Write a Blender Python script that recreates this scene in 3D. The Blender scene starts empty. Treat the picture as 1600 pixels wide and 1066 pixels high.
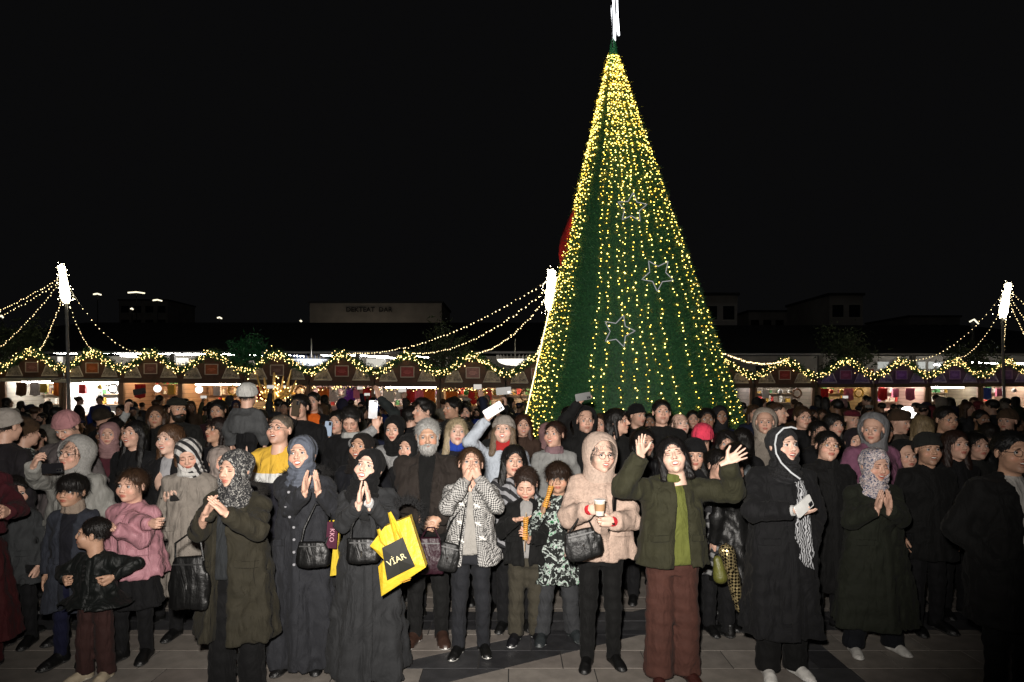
import bpy, math, random
import numpy as np
from mathutils import Vector, Matrix, Euler
random.seed(7); rng = np.random.default_rng(7)
S = bpy.context.scene; COL = S.collection
R = math.radians
# ------------------------------------------------------------------ camera, night sky, flash, exposure
F, CH, HY = 1000.0, 2.0, 600.0          # focal length in photo pixels, eye height, horizon row
cd = bpy.data.cameras.new('camera'); cam = bpy.data.objects.new('camera', cd); COL.objects.link(cam)
cam.location = (0, 0, CH); cam.rotation_euler = (R(90), 0, 0)
cd.sensor_width = 36; cd.lens = 36 * F / 1600; cd.shift_y = (HY - 533) / 1600; cd.clip_start = .05; cd.clip_end = 900
S.camera = cam
W = bpy.data.worlds.new('World'); S.world = W; W.use_nodes = True
bg = W.node_tree.nodes['Background']; bg.inputs[0].default_value = (.0030, .0030, .0032, 1); bg.inputs[1].default_value = 1.0
fl = bpy.data.lights.new('camera_flash', 'SPOT'); fo = bpy.data.objects.new('camera_flash', fl); COL.objects.link(fo)
fl.energy = 1900; fl.color = (1, .94, .87); fl.spot_size = R(104); fl.spot_blend = .85; fl.shadow_soft_size = .05
fo.location = (-.1, .02, 2.22); fo.rotation_euler = (R(97.5), 0, R(3))
S.view_settings.view_transform = 'Standard'; S.view_settings.look = 'None'; S.view_settings.gamma = 1
S.view_settings.exposure = 0; S.view_settings.use_curve_mapping = False
cy = S.cycles; cy.max_bounces = 4; cy.diffuse_bounces = 2; cy.glossy_bounces = 2; cy.transmission_bounces = 2; cy.volume_bounces = 0
cy.sample_clamp_indirect = 2.0; cy.use_light_tree = True; cy.use_denoising = True
cy.use_adaptive_sampling = True; cy.adaptive_threshold = .02

# ------------------------------------------------------------------ materials
MC = {}
def nodes(m):
    nt = m.node_tree; return nt, nt.nodes['Principled BSDF']
def L(nt, a, ai, b, bi): nt.links.new(a.outputs[ai], b.inputs[bi])
def N(nt, t, **k):
    n = nt.nodes.new(t)
    for q, v in k.items():
        if hasattr(n, q): setattr(n, q, v)
        else: n.inputs[q.replace('_', ' ')].default_value = v
    return n
def noise(nt, scale, detail=3, vec=None, rough=.6):
    n = N(nt, 'ShaderNodeTexNoise', Scale=scale, Detail=detail, Roughness=rough)
    if vec: L(nt, vec[0], vec[1], n, 'Vector')
    return n
def ramp(nt, stops, src=None, interp='LINEAR'):
    n = nt.nodes.new('ShaderNodeValToRGB'); n.color_ramp.interpolation = interp
    e = n.color_ramp.elements
    while len(e) < len(stops): e.new(.5)
    for q, (p, c) in zip(e, stops):
        q.position = p; q.color = (c[0], c[1], c[2], 1) if hasattr(c, '__len__') else (c, c, c, 1)
    if src: L(nt, src[0], src[1], n, 0)
    return n
def bump(nt, b, h, strength=.4, dist=.01):
    n = N(nt, 'ShaderNodeBump'); n.inputs['Strength'].default_value = strength; n.inputs['Distance'].default_value = dist
    L(nt, h[0], h[1], n, 'Height'); L(nt, n, 0, b, 'Normal')
def base(name, col, rough=.6, metal=0, spec=.5):
    m = bpy.data.materials.new(name); m.use_nodes = True; nt, b = nodes(m)
    b.inputs['Base Color'].default_value = (*col[:3], 1); b.inputs['Roughness'].default_value = rough
    b.inputs['Metallic'].default_value = metal; b.inputs['Specular IOR Level'].default_value = spec
    return m
def vary(m, col, amt, scale, kind='noise', vec='Object'):
    """mottles the base colour a little"""
    nt, b = nodes(m); tc = N(nt, 'ShaderNodeTexCoord')
    n = noise(nt, scale, 4, (tc, vec))
    c = np.array(col[:3]); r = ramp(nt, [(.3, tuple(c * (1 - amt))), (.7, tuple(np.minimum(c * (1 + amt), 1)))], (n, 0))
    L(nt, r, 0, b, 'Base Color'); return nt, b, tc
def solid(name, col, rough=.6, metal=0, amt=.15, scale=9, bs=0, bscale=60, spec=.5):
    k = ('s', name, tuple(col), rough)
    if k in MC: return MC[k]
    m = base(name, col, rough, metal, spec); nt, b, tc = vary(m, col, amt, scale)
    if bs:
        n = noise(nt, bscale, 4, (tc, 'Object')); bump(nt, b, (n, 0), bs, .01)
    MC[k] = m; return m
def emit(name, col, st, sampling='AUTO'):
    k = ('e', name, tuple(col), st)
    if k in MC: return MC[k]
    m = base(name, (0.02,)*3); nt, b = nodes(m)
    b.inputs['Emission Color'].default_value = (*col, 1); b.inputs['Emission Strength'].default_value = st
    m.cycles.emission_sampling = sampling; MC[k] = m; return m
def cloth(kind, col):
    """woven, knitted, quilted and printed clothing"""
    if kind == 'tint': return tint_mat('wool')
    k = (kind, tuple(col))
    if k in MC: return MC[k]
    col = tuple(np.array(col, float) * (.42 if max(col) < .12 else .42 + .36*min(1, (max(col) - .12)/.3)))
    leather = kind in ('leather', 'shiny'); m = base(kind + '_cloth', col, .46 if leather else (.55 if kind == 'puffer' else .85), 0, .5 if leather else .25)
    nt, b = nodes(m); tc = N(nt, 'ShaderNodeTexCoord'); c = np.array(col, float)
    if not leather:
        b.inputs['Sheen Weight'].default_value = .02; b.inputs['Sheen Roughness'].default_value = .5
    ob = (tc, 'Object')
    if kind in ('wool', 'puffer', 'leather', 'shiny', 'knit', 'fleece', 'denim', 'fur'):
        n = noise(nt, {'wool': 14, 'fleece': 60, 'denim': 30}.get(kind, 10), 5, ob)
        a = {'fleece': .2, 'denim': .35, 'fur': .5}.get(kind, .16)
        L(nt, ramp(nt, [(.3, tuple(c*(1-a))), (.7, tuple(np.minimum(c*(1+a), 1)))], (n, 0)), 0, b, 'Base Color')
    elif kind == 'houndstooth':
        mp = N(nt, 'ShaderNodeMapping'); mp.inputs['Rotation'].default_value = (0, R(45), R(0)); L(nt, tc, 'Object', mp, 0)
        ch = N(nt, 'ShaderNodeTexChecker', Scale=105); L(nt, mp, 0, ch, 0)
        ch.inputs[1].default_value = (.5, .49, .47, 1); ch.inputs[2].default_value = (.01, .01, .012, 1); L(nt, ch, 0, b, 'Base Color')
    elif kind in ('leafprint', 'floral', 'camo', 'tweed', 'dotprint'):
        sc = {'leafprint': 58, 'floral': 60, 'camo': 16, 'tweed': 90, 'dotprint': 70}[kind]
        n = noise(nt, sc, 3, ob, .7); n.inputs['Distortion'].default_value = 1.6
        st = {'leafprint': [(0, (.02, .02, .022)), (.5, (.02, .02, .022)), (.56, (.33, .32, .30)), (1, (.36, .34, .32))],
              'floral': [(0, (.03, .05, .12)), (.44, (.03, .05, .12)), (.48, (.6, .52, .5)), (.6, (.65, .6, .58)), (.63, (.35, .06, .06))],
              'camo': [(0, (.012, .014, .013)), (.5, (.012, .014, .013)), (.53, (.45, .5, .47)), (.6, (.2, .3, .24)), (.64, (.02, .35, .1)), (.67, (.012, .014, .013))],
              'tweed': [(.35, tuple(c*.45)), (.6, tuple(c))], 'dotprint': [(0, (.02,)*3), (.55, (.02,)*3), (.6, (.4,)*3)]}[kind]
        L(nt, ramp(nt, st, (n, 0), 'CONSTANT' if kind != 'tweed' else 'LINEAR'), 0, b, 'Base Color')
    elif kind in ('stripes', 'scarfstripe'):
        wv = N(nt, 'ShaderNodeTexWave', Scale=7 if kind == 'stripes' else 22, Distortion=1.5 if kind == 'stripes' else 9); wv.wave_type = 'BANDS'; wv.bands_direction = 'DIAGONAL' if kind == 'stripes' else 'X'
        L(nt, tc, 'Object', wv, 0)
        L(nt, ramp(nt, [(0, (.02, .02, .022)), (.45, (.02, .02, .022)), (.55, tuple(c)), (1, tuple(c))], (wv, 0)), 0, b, 'Base Color')
    elif kind == 'tricolour':      # ochre yoke, white band, black below
        sx = N(nt, 'ShaderNodeSeparateXYZ'); L(nt, tc, 'Object', sx, 0)
        mr = N(nt, 'ShaderNodeMapRange'); mr.inputs[1].default_value = 1.0; mr.inputs[2].default_value = 1.6; L(nt, sx, 2, mr, 0)
        L(nt, ramp(nt, [(0, (.01, .01, .015)), (.38, (.6, .6, .58)), (.50, (.62, .38, .045))], (mr, 0), 'CONSTANT'), 0, b, 'Base Color')
    elif kind == 'quilt':
        ch = N(nt, 'ShaderNodeTexChecker', Scale=60); mp = N(nt, 'ShaderNodeMapping'); mp.inputs['Rotation'].default_value = (0, R(45), 0)
        L(nt, tc, 'Object', mp, 0); L(nt, mp, 0, ch, 0); ch.inputs[1].default_value = (.02, .015, .01, 1); ch.inputs[2].default_value = (.75, .6, .3, 1)
        L(nt, ch, 0, b, 'Base Color'); b.inputs['Roughness'].default_value = .22; b.inputs['Metallic'].default_value = .8
    bsc, bst = {'fleece': (120, .8), 'fur': (160, 1), 'knit': (110, .6), 'leather': (30, .3), 'shiny': (26, .5), 'puffer': (12, .5)}.get(kind, (20, .45))
    n1 = noise(nt, bsc, 5, ob); bump(nt, b, (n1, 0), bst, .012)
    mp2 = N(nt, 'ShaderNodeMapping'); mp2.inputs['Scale'].default_value = (1, 1, .4); L(nt, tc, 'Object', mp2, 0)
    n3 = noise(nt, 8.5, 3, (mp2, 0), .5); n3.inputs['Distortion'].default_value = 1.1; b1 = b.inputs['Normal'].links[0].from_node; b3 = N(nt, 'ShaderNodeBump'); b3.inputs['Strength'].default_value = .35 if kind in ('fleece', 'leather', 'shiny') else .8; b3.inputs['Distance'].default_value = .05; L(nt, n3, 0, b3, 'Height'); L(nt, b3, 0, b1, 'Normal')
    MC[k] = m; return m
def tint_mat(kind='wool'):
    """cloth or hair whose colour is the object's own colour"""
    k = ('tint', kind)
    if k in MC: return MC[k]
    m = base('tinted_' + kind, (.5,)*3, .8 if kind != 'hair' else .45, 0, .3); nt, b = nodes(m)
    oi = N(nt, 'ShaderNodeObjectInfo'); tc = N(nt, 'ShaderNodeTexCoord')
    mp = N(nt, 'ShaderNodeMapping'); L(nt, tc, 'Object', mp, 0)
    if kind == 'hair': mp.inputs['Scale'].default_value = (1, 1, .12)
    n = noise(nt, 12 if kind != 'hair' else 130, 4, (mp, 0))
    r = ramp(nt, [(.3, .6), (.7, 1.0)] if kind != 'hair' else [(.35, .35), (.7, 1.0)], (n, 0))
    mx = N(nt, 'ShaderNodeMix', data_type='RGBA', blend_type='MULTIPLY'); mx.inputs[0].default_value = 1
    nt.links.new(oi.outputs['Color'], mx.inputs[6]); nt.links.new(r.outputs[0], mx.inputs[7]); nt.links.new(mx.outputs[2], b.inputs['Base Color'])
    n2 = noise(nt, 20 if kind != 'hair' else 140, 5, (mp, 0)); bump(nt, b, (n2, 0), .5, .01)
    MC[k] = m; return m
def skin_mat():
    if 'skin' in MC: return MC['skin']
    m = base('skin', (.5,)*3, .48, 0, .4); nt, b = nodes(m)
    oi = N(nt, 'ShaderNodeObjectInfo'); at = N(nt, 'ShaderNodeAttribute'); at.attribute_name = 'Col'
    mx = N(nt, 'ShaderNodeMix', data_type='RGBA', blend_type='MULTIPLY'); mx.inputs[0].default_value = 1
    nt.links.new(oi.outputs['Color'], mx.inputs[6]); nt.links.new(at.outputs['Color'], mx.inputs[7])
    tc = N(nt, 'ShaderNodeTexCoord'); n = noise(nt, 40, 4, (tc, 'Object')); r = ramp(nt, [(.3, .86), (.7, 1.0)], (n, 0))
    m2 = N(nt, 'ShaderNodeMix', data_type='RGBA', blend_type='MULTIPLY'); m2.inputs[0].default_value = 1
    nt.links.new(mx.outputs[2], m2.inputs[6]); nt.links.new(r.outputs[0], m2.inputs[7]); nt.links.new(m2.outputs[2], b.inputs['Base Color'])
    n2 = noise(nt, 260, 3, (tc, 'Object')); bump(nt, b, (n2, 0), .12, .004)
    MC['skin'] = m; return m

# ------------------------------------------------------------------ objects and meshes
def mesh_np(name, V, Q, mats, mi=None, col=None, smooth=True):
    me = bpy.data.meshes.new(name); V = np.asarray(V, np.float32); Q = np.asarray(Q, np.int32); k = Q.shape[1]
    me.vertices.add(len(V)); me.vertices.foreach_set('co', V.ravel())
    me.loops.add(Q.size); me.loops.foreach_set('vertex_index', Q.ravel())
    me.polygons.add(len(Q)); me.polygons.foreach_set('loop_start', np.arange(0, Q.size, k, dtype=np.int32))
    me.polygons.foreach_set('use_smooth', np.full(len(Q), smooth))
    for m in (mats if isinstance(mats, (list, tuple)) else [mats]): me.materials.append(m)
    if mi is not None: me.polygons.foreach_set('material_index', np.asarray(mi, np.int32))
    if col is not None:
        a = me.color_attributes.new('Col', 'FLOAT_COLOR', 'POINT')
        a.data.foreach_set('color', np.hstack([col, np.ones((len(col), 1))]).astype(np.float32).ravel())
    me.update(calc_edges=True); return me
def link(name, me, parent=None, loc=(0, 0, 0), rz=0):
    o = bpy.data.objects.new(name, me); COL.objects.link(o); o.location = loc; o.rotation_euler[2] = rz
    if parent: o.parent = parent
    return o
def tag(o, label=None, cat=None, group=None, kind=None):
    if label: o['label'] = label
    if cat: o['category'] = cat
    if group: o['group'] = group
    if kind: o['kind'] = kind
    return o
def empty(name, label, cat, loc=(0, 0, 0), rz=0, group=None):
    o = bpy.data.objects.new(name, None); COL.objects.link(o); o.location = loc; o.rotation_euler[2] = rz
    o.empty_display_size = .1
    return tag(o, label, cat, group)
class MB:
    """collects quads (triangles repeat their last corner apart) into one mesh"""
    def __init__(s): s.v = []; s.q = []; s.t = []; s.m = []; s.mt = []; s.n = 0
    def add(s, V, Q, m=0, tri=False):
        Q = np.asarray(Q) + s.n; s.v.append(np.asarray(V, float)); s.n += len(V)
        (s.t if tri else s.q).append(Q); (s.mt if tri else s.m).append(np.full(len(Q), m))
    def box(s, c, h, m=0, rot=None):
        V = np.array([[x, y, z] for z in (-1, 1) for y in (-1, 1) for x in (-1, 1)], float) * np.array(h)
        if rot is not None: V = V @ np.array(rot).T
        s.add(V + np.array(c), [[0, 2, 3, 1], [4, 5, 7, 6], [0, 1, 5, 4], [2, 6, 7, 3], [0, 4, 6, 2], [1, 3, 7, 5]], m)
    def tube(s, P, r, n=6, m=0, cap=True):
        P = np.asarray(P, float); k = len(P); r = np.broadcast_to(np.asarray(r, float), (k,))
        T = np.gradient(P, axis=0); T /= np.linalg.norm(T, axis=1, keepdims=True) + 1e-9
        up = np.array([0, 0, 1.]) if abs(T[:, 2]).mean() < .8 else np.array([1., 0, 0])
        A = np.cross(T, up); A /= np.linalg.norm(A, axis=1, keepdims=True) + 1e-9; B = np.cross(T, A)
        th = np.arange(n) * 2 * np.pi / n
        V = (P[:, None] + r[:, None, None] * (np.cos(th)[None, :, None] * A[:, None] + np.sin(th)[None, :, None] * B[:, None])).reshape(-1, 3)
        i = np.arange(k - 1)[:, None] * n + np.arange(n)[None]; j = np.arange(k - 1)[:, None] * n + (np.arange(n)[None] + 1) % n
        s.add(V, np.stack([i, i + n, j + n, j], -1).reshape(-1, 4), m)
        if cap:
            for e, f in ((0, 1), (k - 1, -1)):
                c = np.vstack([V[e*n:(e+1)*n], P[e]]); idx = np.arange(n)
                s.add(c, np.stack([idx, (idx + 1) % n, np.full(n, n)], -1)[:, ::f], m, True)
    def blobs(s, C, r, m=0):
        """small octahedra"""
        C = np.asarray(C, float); k = len(C); r = np.broadcast_to(np.asarray(r, float), (k,))
        D = np.array([[1, 0, 0], [-1, 0, 0], [0, 1, 0], [0, -1, 0], [0, 0, 1], [0, 0, -1]], float)
        V = (C[:, None] + D[None] * r[:, None, None]).reshape(-1, 3)
        T = np.array([[0, 2, 4], [2, 1, 4], [1, 3, 4], [3, 0, 4], [2, 0, 5], [1, 2, 5], [3, 1, 5], [0, 3, 5]])
        s.add(V, (T[None] + np.arange(k)[:, None, None] * 6).reshape(-1, 3), m, True)
    def blades(s, C, D, w, m=0, g=None):
        """thin leaf or hair triangles from C along D"""
        C = np.asarray(C, float); D = np.asarray(D, float); k = len(C); g = g or rng
        Wd = np.cross(D, g.normal(size=(k, 3))); Wd /= np.linalg.norm(Wd, axis=1, keepdims=True) + 1e-9
        w = np.broadcast_to(np.asarray(w, float), (k,))[:, None]
        V = np.stack([C - Wd * w, C + Wd * w, C + D], 1).reshape(-1, 3)
        s.add(V, np.arange(3 * k).reshape(-1, 3), m, True)
    def poly(s, P, Z0, Z1, m=0, axis=2):
        """extrudes an outline of (a, b) pairs between two depths"""
        P = np.asarray(P, float); n = len(P)
        def em(c):
            q = np.zeros((n, 3)); o = [a for a in range(3) if a != axis]; q[:, o[0]] = P[:, 0]; q[:, o[1]] = P[:, 1]; q[:, axis] = c; return q
        V = np.vstack([em(Z0), em(Z1)]); i = np.arange(n); j = (i + 1) % n
        s.add(V, np.stack([i, j, j + n, i + n], -1), m)
        for e in (0, 1):
            t = [[e*n, e*n + a, e*n + a + 1] if e else [e*n, e*n + a + 1, e*n + a] for a in range(1, n - 1)]
            s.add(V, t, m, True)
    def build(s, name, mats, parent=None, loc=(0, 0, 0), smooth=False, rz=0):
        me = bpy.data.meshes.new(name)
        V = np.vstack(s.v).astype(np.float32); q = np.vstack(s.q) if s.q else np.zeros((0, 4), int); t = np.vstack(s.t) if s.t else np.zeros((0, 3), int)
        me.vertices.add(len(V)); me.vertices.foreach_set('co', V.ravel())
        li = np.concatenate([q.ravel(), t.ravel()]).astype(np.int32); me.loops.add(len(li)); me.loops.foreach_set('vertex_index', li)
        st = np.concatenate([np.arange(len(q)) * 4, len(q) * 4 + np.arange(len(t)) * 3]).astype(np.int32)
        me.polygons.add(len(st)); me.polygons.foreach_set('loop_start', st); me.polygons.foreach_set('use_smooth', np.full(len(st), smooth))
        mi = np.concatenate(s.m + s.mt).astype(np.int32); me.polygons.foreach_set('material_index', mi)
        for m_ in (mats if isinstance(mats, (list, tuple)) else [mats]): me.materials.append(m_)
        me.update(calc_edges=True); return link(name, me, parent, loc, rz)
def at(px, py, Y):
    """the point at depth Y that stands where the photograph shows (px, py)"""
    return np.array([(px - 800) * Y / F, Y, CH - (py - HY) * Y / F])
# ------------------------------------------------------------------ soft solid modelling: distance fields turned into meshes
class Fld:
    def __init__(s, lo, hi, p):
        s.lo = np.array(lo, float) - 2 * p; n = np.ceil((np.array(hi) + 2 * p - s.lo) / p).astype(int) + 1; s.p = p; s.n = n
        s.ax = [s.lo[a] + np.arange(n[a]) * p for a in range(3)]; s.F = np.full(n, .08, np.float32)
    def sl(s, lo, hi, m):
        i0 = np.clip(np.floor((np.array(lo) - m - s.lo) / s.p).astype(int), 0, s.n); i1 = np.clip(np.ceil((np.array(hi) + m - s.lo) / s.p).astype(int) + 1, 0, s.n)
        if (i1 <= i0).any(): return None
        sl = tuple(slice(a, b) for a, b in zip(i0, i1))
        return sl, s.ax[0][sl[0]][:, None, None], s.ax[1][sl[1]][None, :, None], s.ax[2][sl[2]][None, None, :]
    def put(s, r, d, k, sub):
        A = s.F[r[0]]
        if sub == 1: d = -d; h = np.maximum(k - np.abs(A - d), 0) / k; s.F[r[0]] = np.maximum(A, d) + h * h * k * .25
        else: h = np.maximum(k - np.abs(A - d), 0) / k; s.F[r[0]] = np.minimum(A, d) - h * h * k * .25
    def ell(s, c, r, k=.012, sub=0, R_=None):
        r = np.broadcast_to(np.array(r, float), (3,)); m = r.max() if R_ is not None else r
        q = s.sl(np.array(c) - m, np.array(c) + m, k + .01)
        if q is None: return s
        x, y, z = q[1] - c[0], q[2] - c[1], q[3] - c[2]
        if R_ is not None:
            M = np.array(R_); x, y, z = M[0][0]*x + M[1][0]*y + M[2][0]*z, M[0][1]*x + M[1][1]*y + M[2][1]*z, M[0][2]*x + M[1][2]*y + M[2][2]*z
        k0 = np.sqrt((x/r[0])**2 + (y/r[1])**2 + (z/r[2])**2); k1 = np.sqrt((x/r[0]**2)**2 + (y/r[1]**2)**2 + (z/r[2]**2)**2) + 1e-6
        s.put(q, k0 * (k0 - 1) / k1, k, sub); return s
    def cone(s, a, b, ra, rb, k=.02, sub=0, flat=None):
        a = np.array(a, float); b = np.array(b, float); m = max(ra, rb)
        q = s.sl(np.minimum(a, b) - m, np.maximum(a, b) + m, k + .01)
        if q is None: return s
        x, y, z = q[1] - a[0], q[2] - a[1], q[3] - a[2]; ba = b - a
        t = np.clip((x*ba[0] + y*ba[1] + z*ba[2]) / max(ba @ ba, 1e-9), 0, 1)
        dx, dy, dz = x - t*ba[0], y - t*ba[1], z - t*ba[2]
        if flat is not None:      # (unit normal, squash): thinner along the normal
            nn, f = flat; u = dx*nn[0] + dy*nn[1] + dz*nn[2]; g = 1/f - 1; dx, dy, dz = dx + g*u*nn[0], dy + g*u*nn[1], dz + g*u*nn[2]
        s.put(q, np.sqrt(dx*dx + dy*dy + dz*dz) - (ra + (rb - ra) * t), k, sub); return s
    def loft(s, prof, k=.03, e=2.3, sub=0, fold=None, cy=None):
        """upright body of elliptical slices; prof rows: z, rx, ry, (cx, cy)"""
        P = np.array([list(r) + [0] * (5 - len(r)) for r in sorted(prof)], float); m = P[:, 1:3].max() + .03
        q = s.sl([P[:, 3].min() - m, P[:, 4].min() - m, P[0, 0]], [P[:, 3].max() + m, P[:, 4].max() + m, P[-1, 0]], k)
        if q is None: return s
        z = q[3]; g = lambda i: np.interp(z.ravel(), P[:, 0], P[:, i])[None, None, :]
        rx, ry, cx, cy_ = g(1), g(2), g(3), g(4); x = q[1] - cx; y = q[2] - cy_
        w = (np.abs(x/rx)**e + np.abs(y/ry)**e)**(1/e); d = (w - 1) * np.minimum(rx, ry)
        if fold is not None: d = d + fold(np.arctan2(y, x), z, x, y)
        d = np.maximum(d, np.maximum(z - P[-1, 0], P[0, 0] - z)); s.put(q, d, k, sub); return s
    def cut(s, fn):
        s.F = np.maximum(s.F, -fn(s.ax[0][:, None, None], s.ax[1][None, :, None], s.ax[2][None, None, :])); return s
    def keep(s, fn):
        s.F = np.maximum(s.F, fn(s.ax[0][:, None, None], s.ax[1][None, :, None], s.ax[2][None, None, :])); return s
    def disp(s, fn):
        s.F = s.F + fn(s.ax[0][:, None, None], s.ax[1][None, :, None], s.ax[2][None, None, :]); return s
    def mesh(s):
        Fv = s.F.copy(); Fv[0] = Fv[-1] = .05; Fv[:, 0] = Fv[:, -1] = .05; Fv[:, :, 0] = Fv[:, :, -1] = .05
        Ng = Fv < 0; c = np.zeros(s.n - 1, np.int8)
        for i in (0, 1):
            for j in (0, 1):
                for k in (0, 1): c += Ng[i:s.n[0]-1+i, j:s.n[1]-1+j, k:s.n[2]-1+k]
        ac = np.argwhere((c > 0) & (c < 8))
        if len(ac) == 0: return np.zeros((0, 3)), np.zeros((0, 4), int)
        idx = np.full(s.n - 1, -1, np.int32); idx[tuple(ac.T)] = np.arange(len(ac))
        pos = np.zeros((len(ac), 3)); cnt = np.zeros(len(ac))
        cor = [(i, j, k) for i in (0, 1) for j in (0, 1) for k in (0, 1)]
        val = {o: Fv[ac[:, 0]+o[0], ac[:, 1]+o[1], ac[:, 2]+o[2]] for o in cor}
        for o in cor:
            for a in range(3):
                if o[a] == 0:
                    o2 = list(o); o2[a] = 1; o2 = tuple(o2); f0, f1 = val[o], val[o2]; mk = (f0 < 0) != (f1 < 0)
                    t = np.where(mk, f0 / np.where(mk, f0 - f1, 1), 0); p = np.array(o, float)[None].repeat(len(ac), 0); p[:, a] = t
                    pos += p * mk[:, None]; cnt += mk
        V = s.lo + (ac + pos / cnt[:, None]) * s.p; Q = []
        for a in range(3):
            b, c2 = (a + 1) % 3, (a + 2) % 3; n = s.n
            A = Ng; s0 = [slice(1, -1)] * 3; s1 = [slice(1, -1)] * 3; s0[a] = slice(0, n[a]-1); s1[a] = slice(1, n[a])
            g0, g1 = A[tuple(s0)], A[tuple(s1)]
            for flip, mask in ((0, g0 & ~g1), (1, ~g0 & g1)):
                e = np.argwhere(mask)
                if not len(e): continue
                e = e + 1; e[:, a] -= 1
                def ci(db, dc): q = e.copy(); q[:, b] -= db; q[:, c2] -= dc; return idx[tuple(q.T)]
                q = np.stack([ci(1, 1), ci(0, 1), ci(0, 0), ci(1, 0)], -1); Q.append(q[:, ::-1] if flip else q)
        return V, np.vstack(Q)
def wob(x, y, z, f, seed=0):
    """cheap smooth noise, about -1..1"""
    a = seed * 1.7
    return (np.sin(f*(x*.9 + y*.4 - z*.5) + a + 1.3*np.sin(f*.7*(y - z*.6) + a*2)) + np.sin(f*(z*.8 - x*.6 + y*.5) + 2 + a + 1.1*np.sin(f*.8*(x + z*.3) + a)) + np.sin(1.7*f*(y*.7 + z*.5 + x*.2) + a*3)) / 3

# ------------------------------------------------------------------ heads, hands, hair and headwear, each made once
TC = {}
def head_t(sex='f', mouth='shut', eyes='open', pitch=.0042, stub=0):
    key = ('head', sex, mouth, eyes, pitch, stub)
    if key in TC: return TC[key]
    f = Fld((-.1, -.13, -.19), (.1, .12, .125), pitch); m = sex == 'm'; ch = sex == 'c'
    f.ell((0, .014, .034), (.075 if m else .073, .092, .083), .01).ell((0, -.03, -.02), (.061, .063, .085), .02)
    jw = .053 if m else (.045 if not ch else .047)
    f.ell((0, -.034, -.068 if not ch else -.058), (jw, .05, .042), .03).ell((0, -.076, -.096 if not ch else -.085), (.022 if m else .017, .017, .017), .02)
    ck = .030 if mouth in ('smile', 'laugh') or ch else .023
    for sx in (-1, 1):
        f.ell((sx*.036, -.062, -.03), ck, .02).ell((sx*.078, .006, -.004), (.008, .017, .029), .008)
        f.ell((sx*.012, -.101, -.027), .0088, .006)
    f.ell((0, -.08, .03), (.048, .015, .012 if m else .009), .015)
    nl = .114 if not ch else .106
    f.cone((0, -.087, .018), (0, -nl, -.022), .0075, .0115 if not ch else .0105, .01)
    if mouth == 'laugh': f.ell((0, -.09, -.06), (.029, .014, .018), .01)
    f.ell((0, -.093, -.051), (.023, .011, .006), .006).ell((0, -.092, -.063 if mouth == 'shut' else -.071), (.019, .011, .007), .006)
    for sx in (-1, 1):
        if eyes == 'open': f.ell((sx*.031, -.099, .005), (.018, .0145, .010), .01, 1)
        else: f.ell((sx*.031, -.101, .006), (.018, .013, .011), .01, 1); f.ell((sx*.031, -.078, .004), (.015, .013, .010), .004)
    if mouth in ('smile', 'laugh'): f.ell((0, -.106, -.058 if mouth == 'smile' else -.061), (.024 if mouth == 'smile' else .026, .018, .006 if mouth == 'smile' else .0115), .004, 1)
    f.cone((0, .015, -.05), (0, .03, -.19), .05, .053 if not m else .06, .02)
    V, Q = f.mesh(); x, y, z = V.T; C = np.ones((len(V), 3))
    def mark(c, r, col, soft=.35):
        w = np.sqrt(((x-c[0])/r[0])**2 + ((y-c[1])/r[1])**2 + ((z-c[2])/r[2])**2); a = np.clip((1 - w) / soft, 0, 1)[:, None]
        C[:] = C * (1 - a) + C * np.array(col) * a
    for sx in (-1, 1):
        mark((sx*.04, -.08, -.03), (.03, .04, .026), (1.08, .82, .8), .9)
        mark((sx*.031, -.09, .010), (.021, .03, .011), (.62, .52, .5), .6)
        if eyes != 'open': mark((sx*.031, -.09, -.003), (.017, .03, .004), (.15, .12, .12), .5)
        mark((sx*.0085, -.108, -.033), (.005, .012, .004), (.3, .2, .2), .4)
    mark((0, -.1, -.0575), (.028, .03, .0125 if mouth == 'shut' else .02), (.86, .46, .46) if not m else (.85, .6, .56), .35)
    if mouth == 'shut': mark((0, -.1, -.0573), (.024, .03, .0032), (.35, .25, .25), .6)
    else: mark((0, -.088, -.06), (.02, .010, .009), (.2, .08, .08), .4)
    if stub: mark((0, -.05, -.075), (.066, .07, .05), (.62, .6, .62), .5)
    TC[key] = (V, Q, C); return TC[key]
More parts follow.
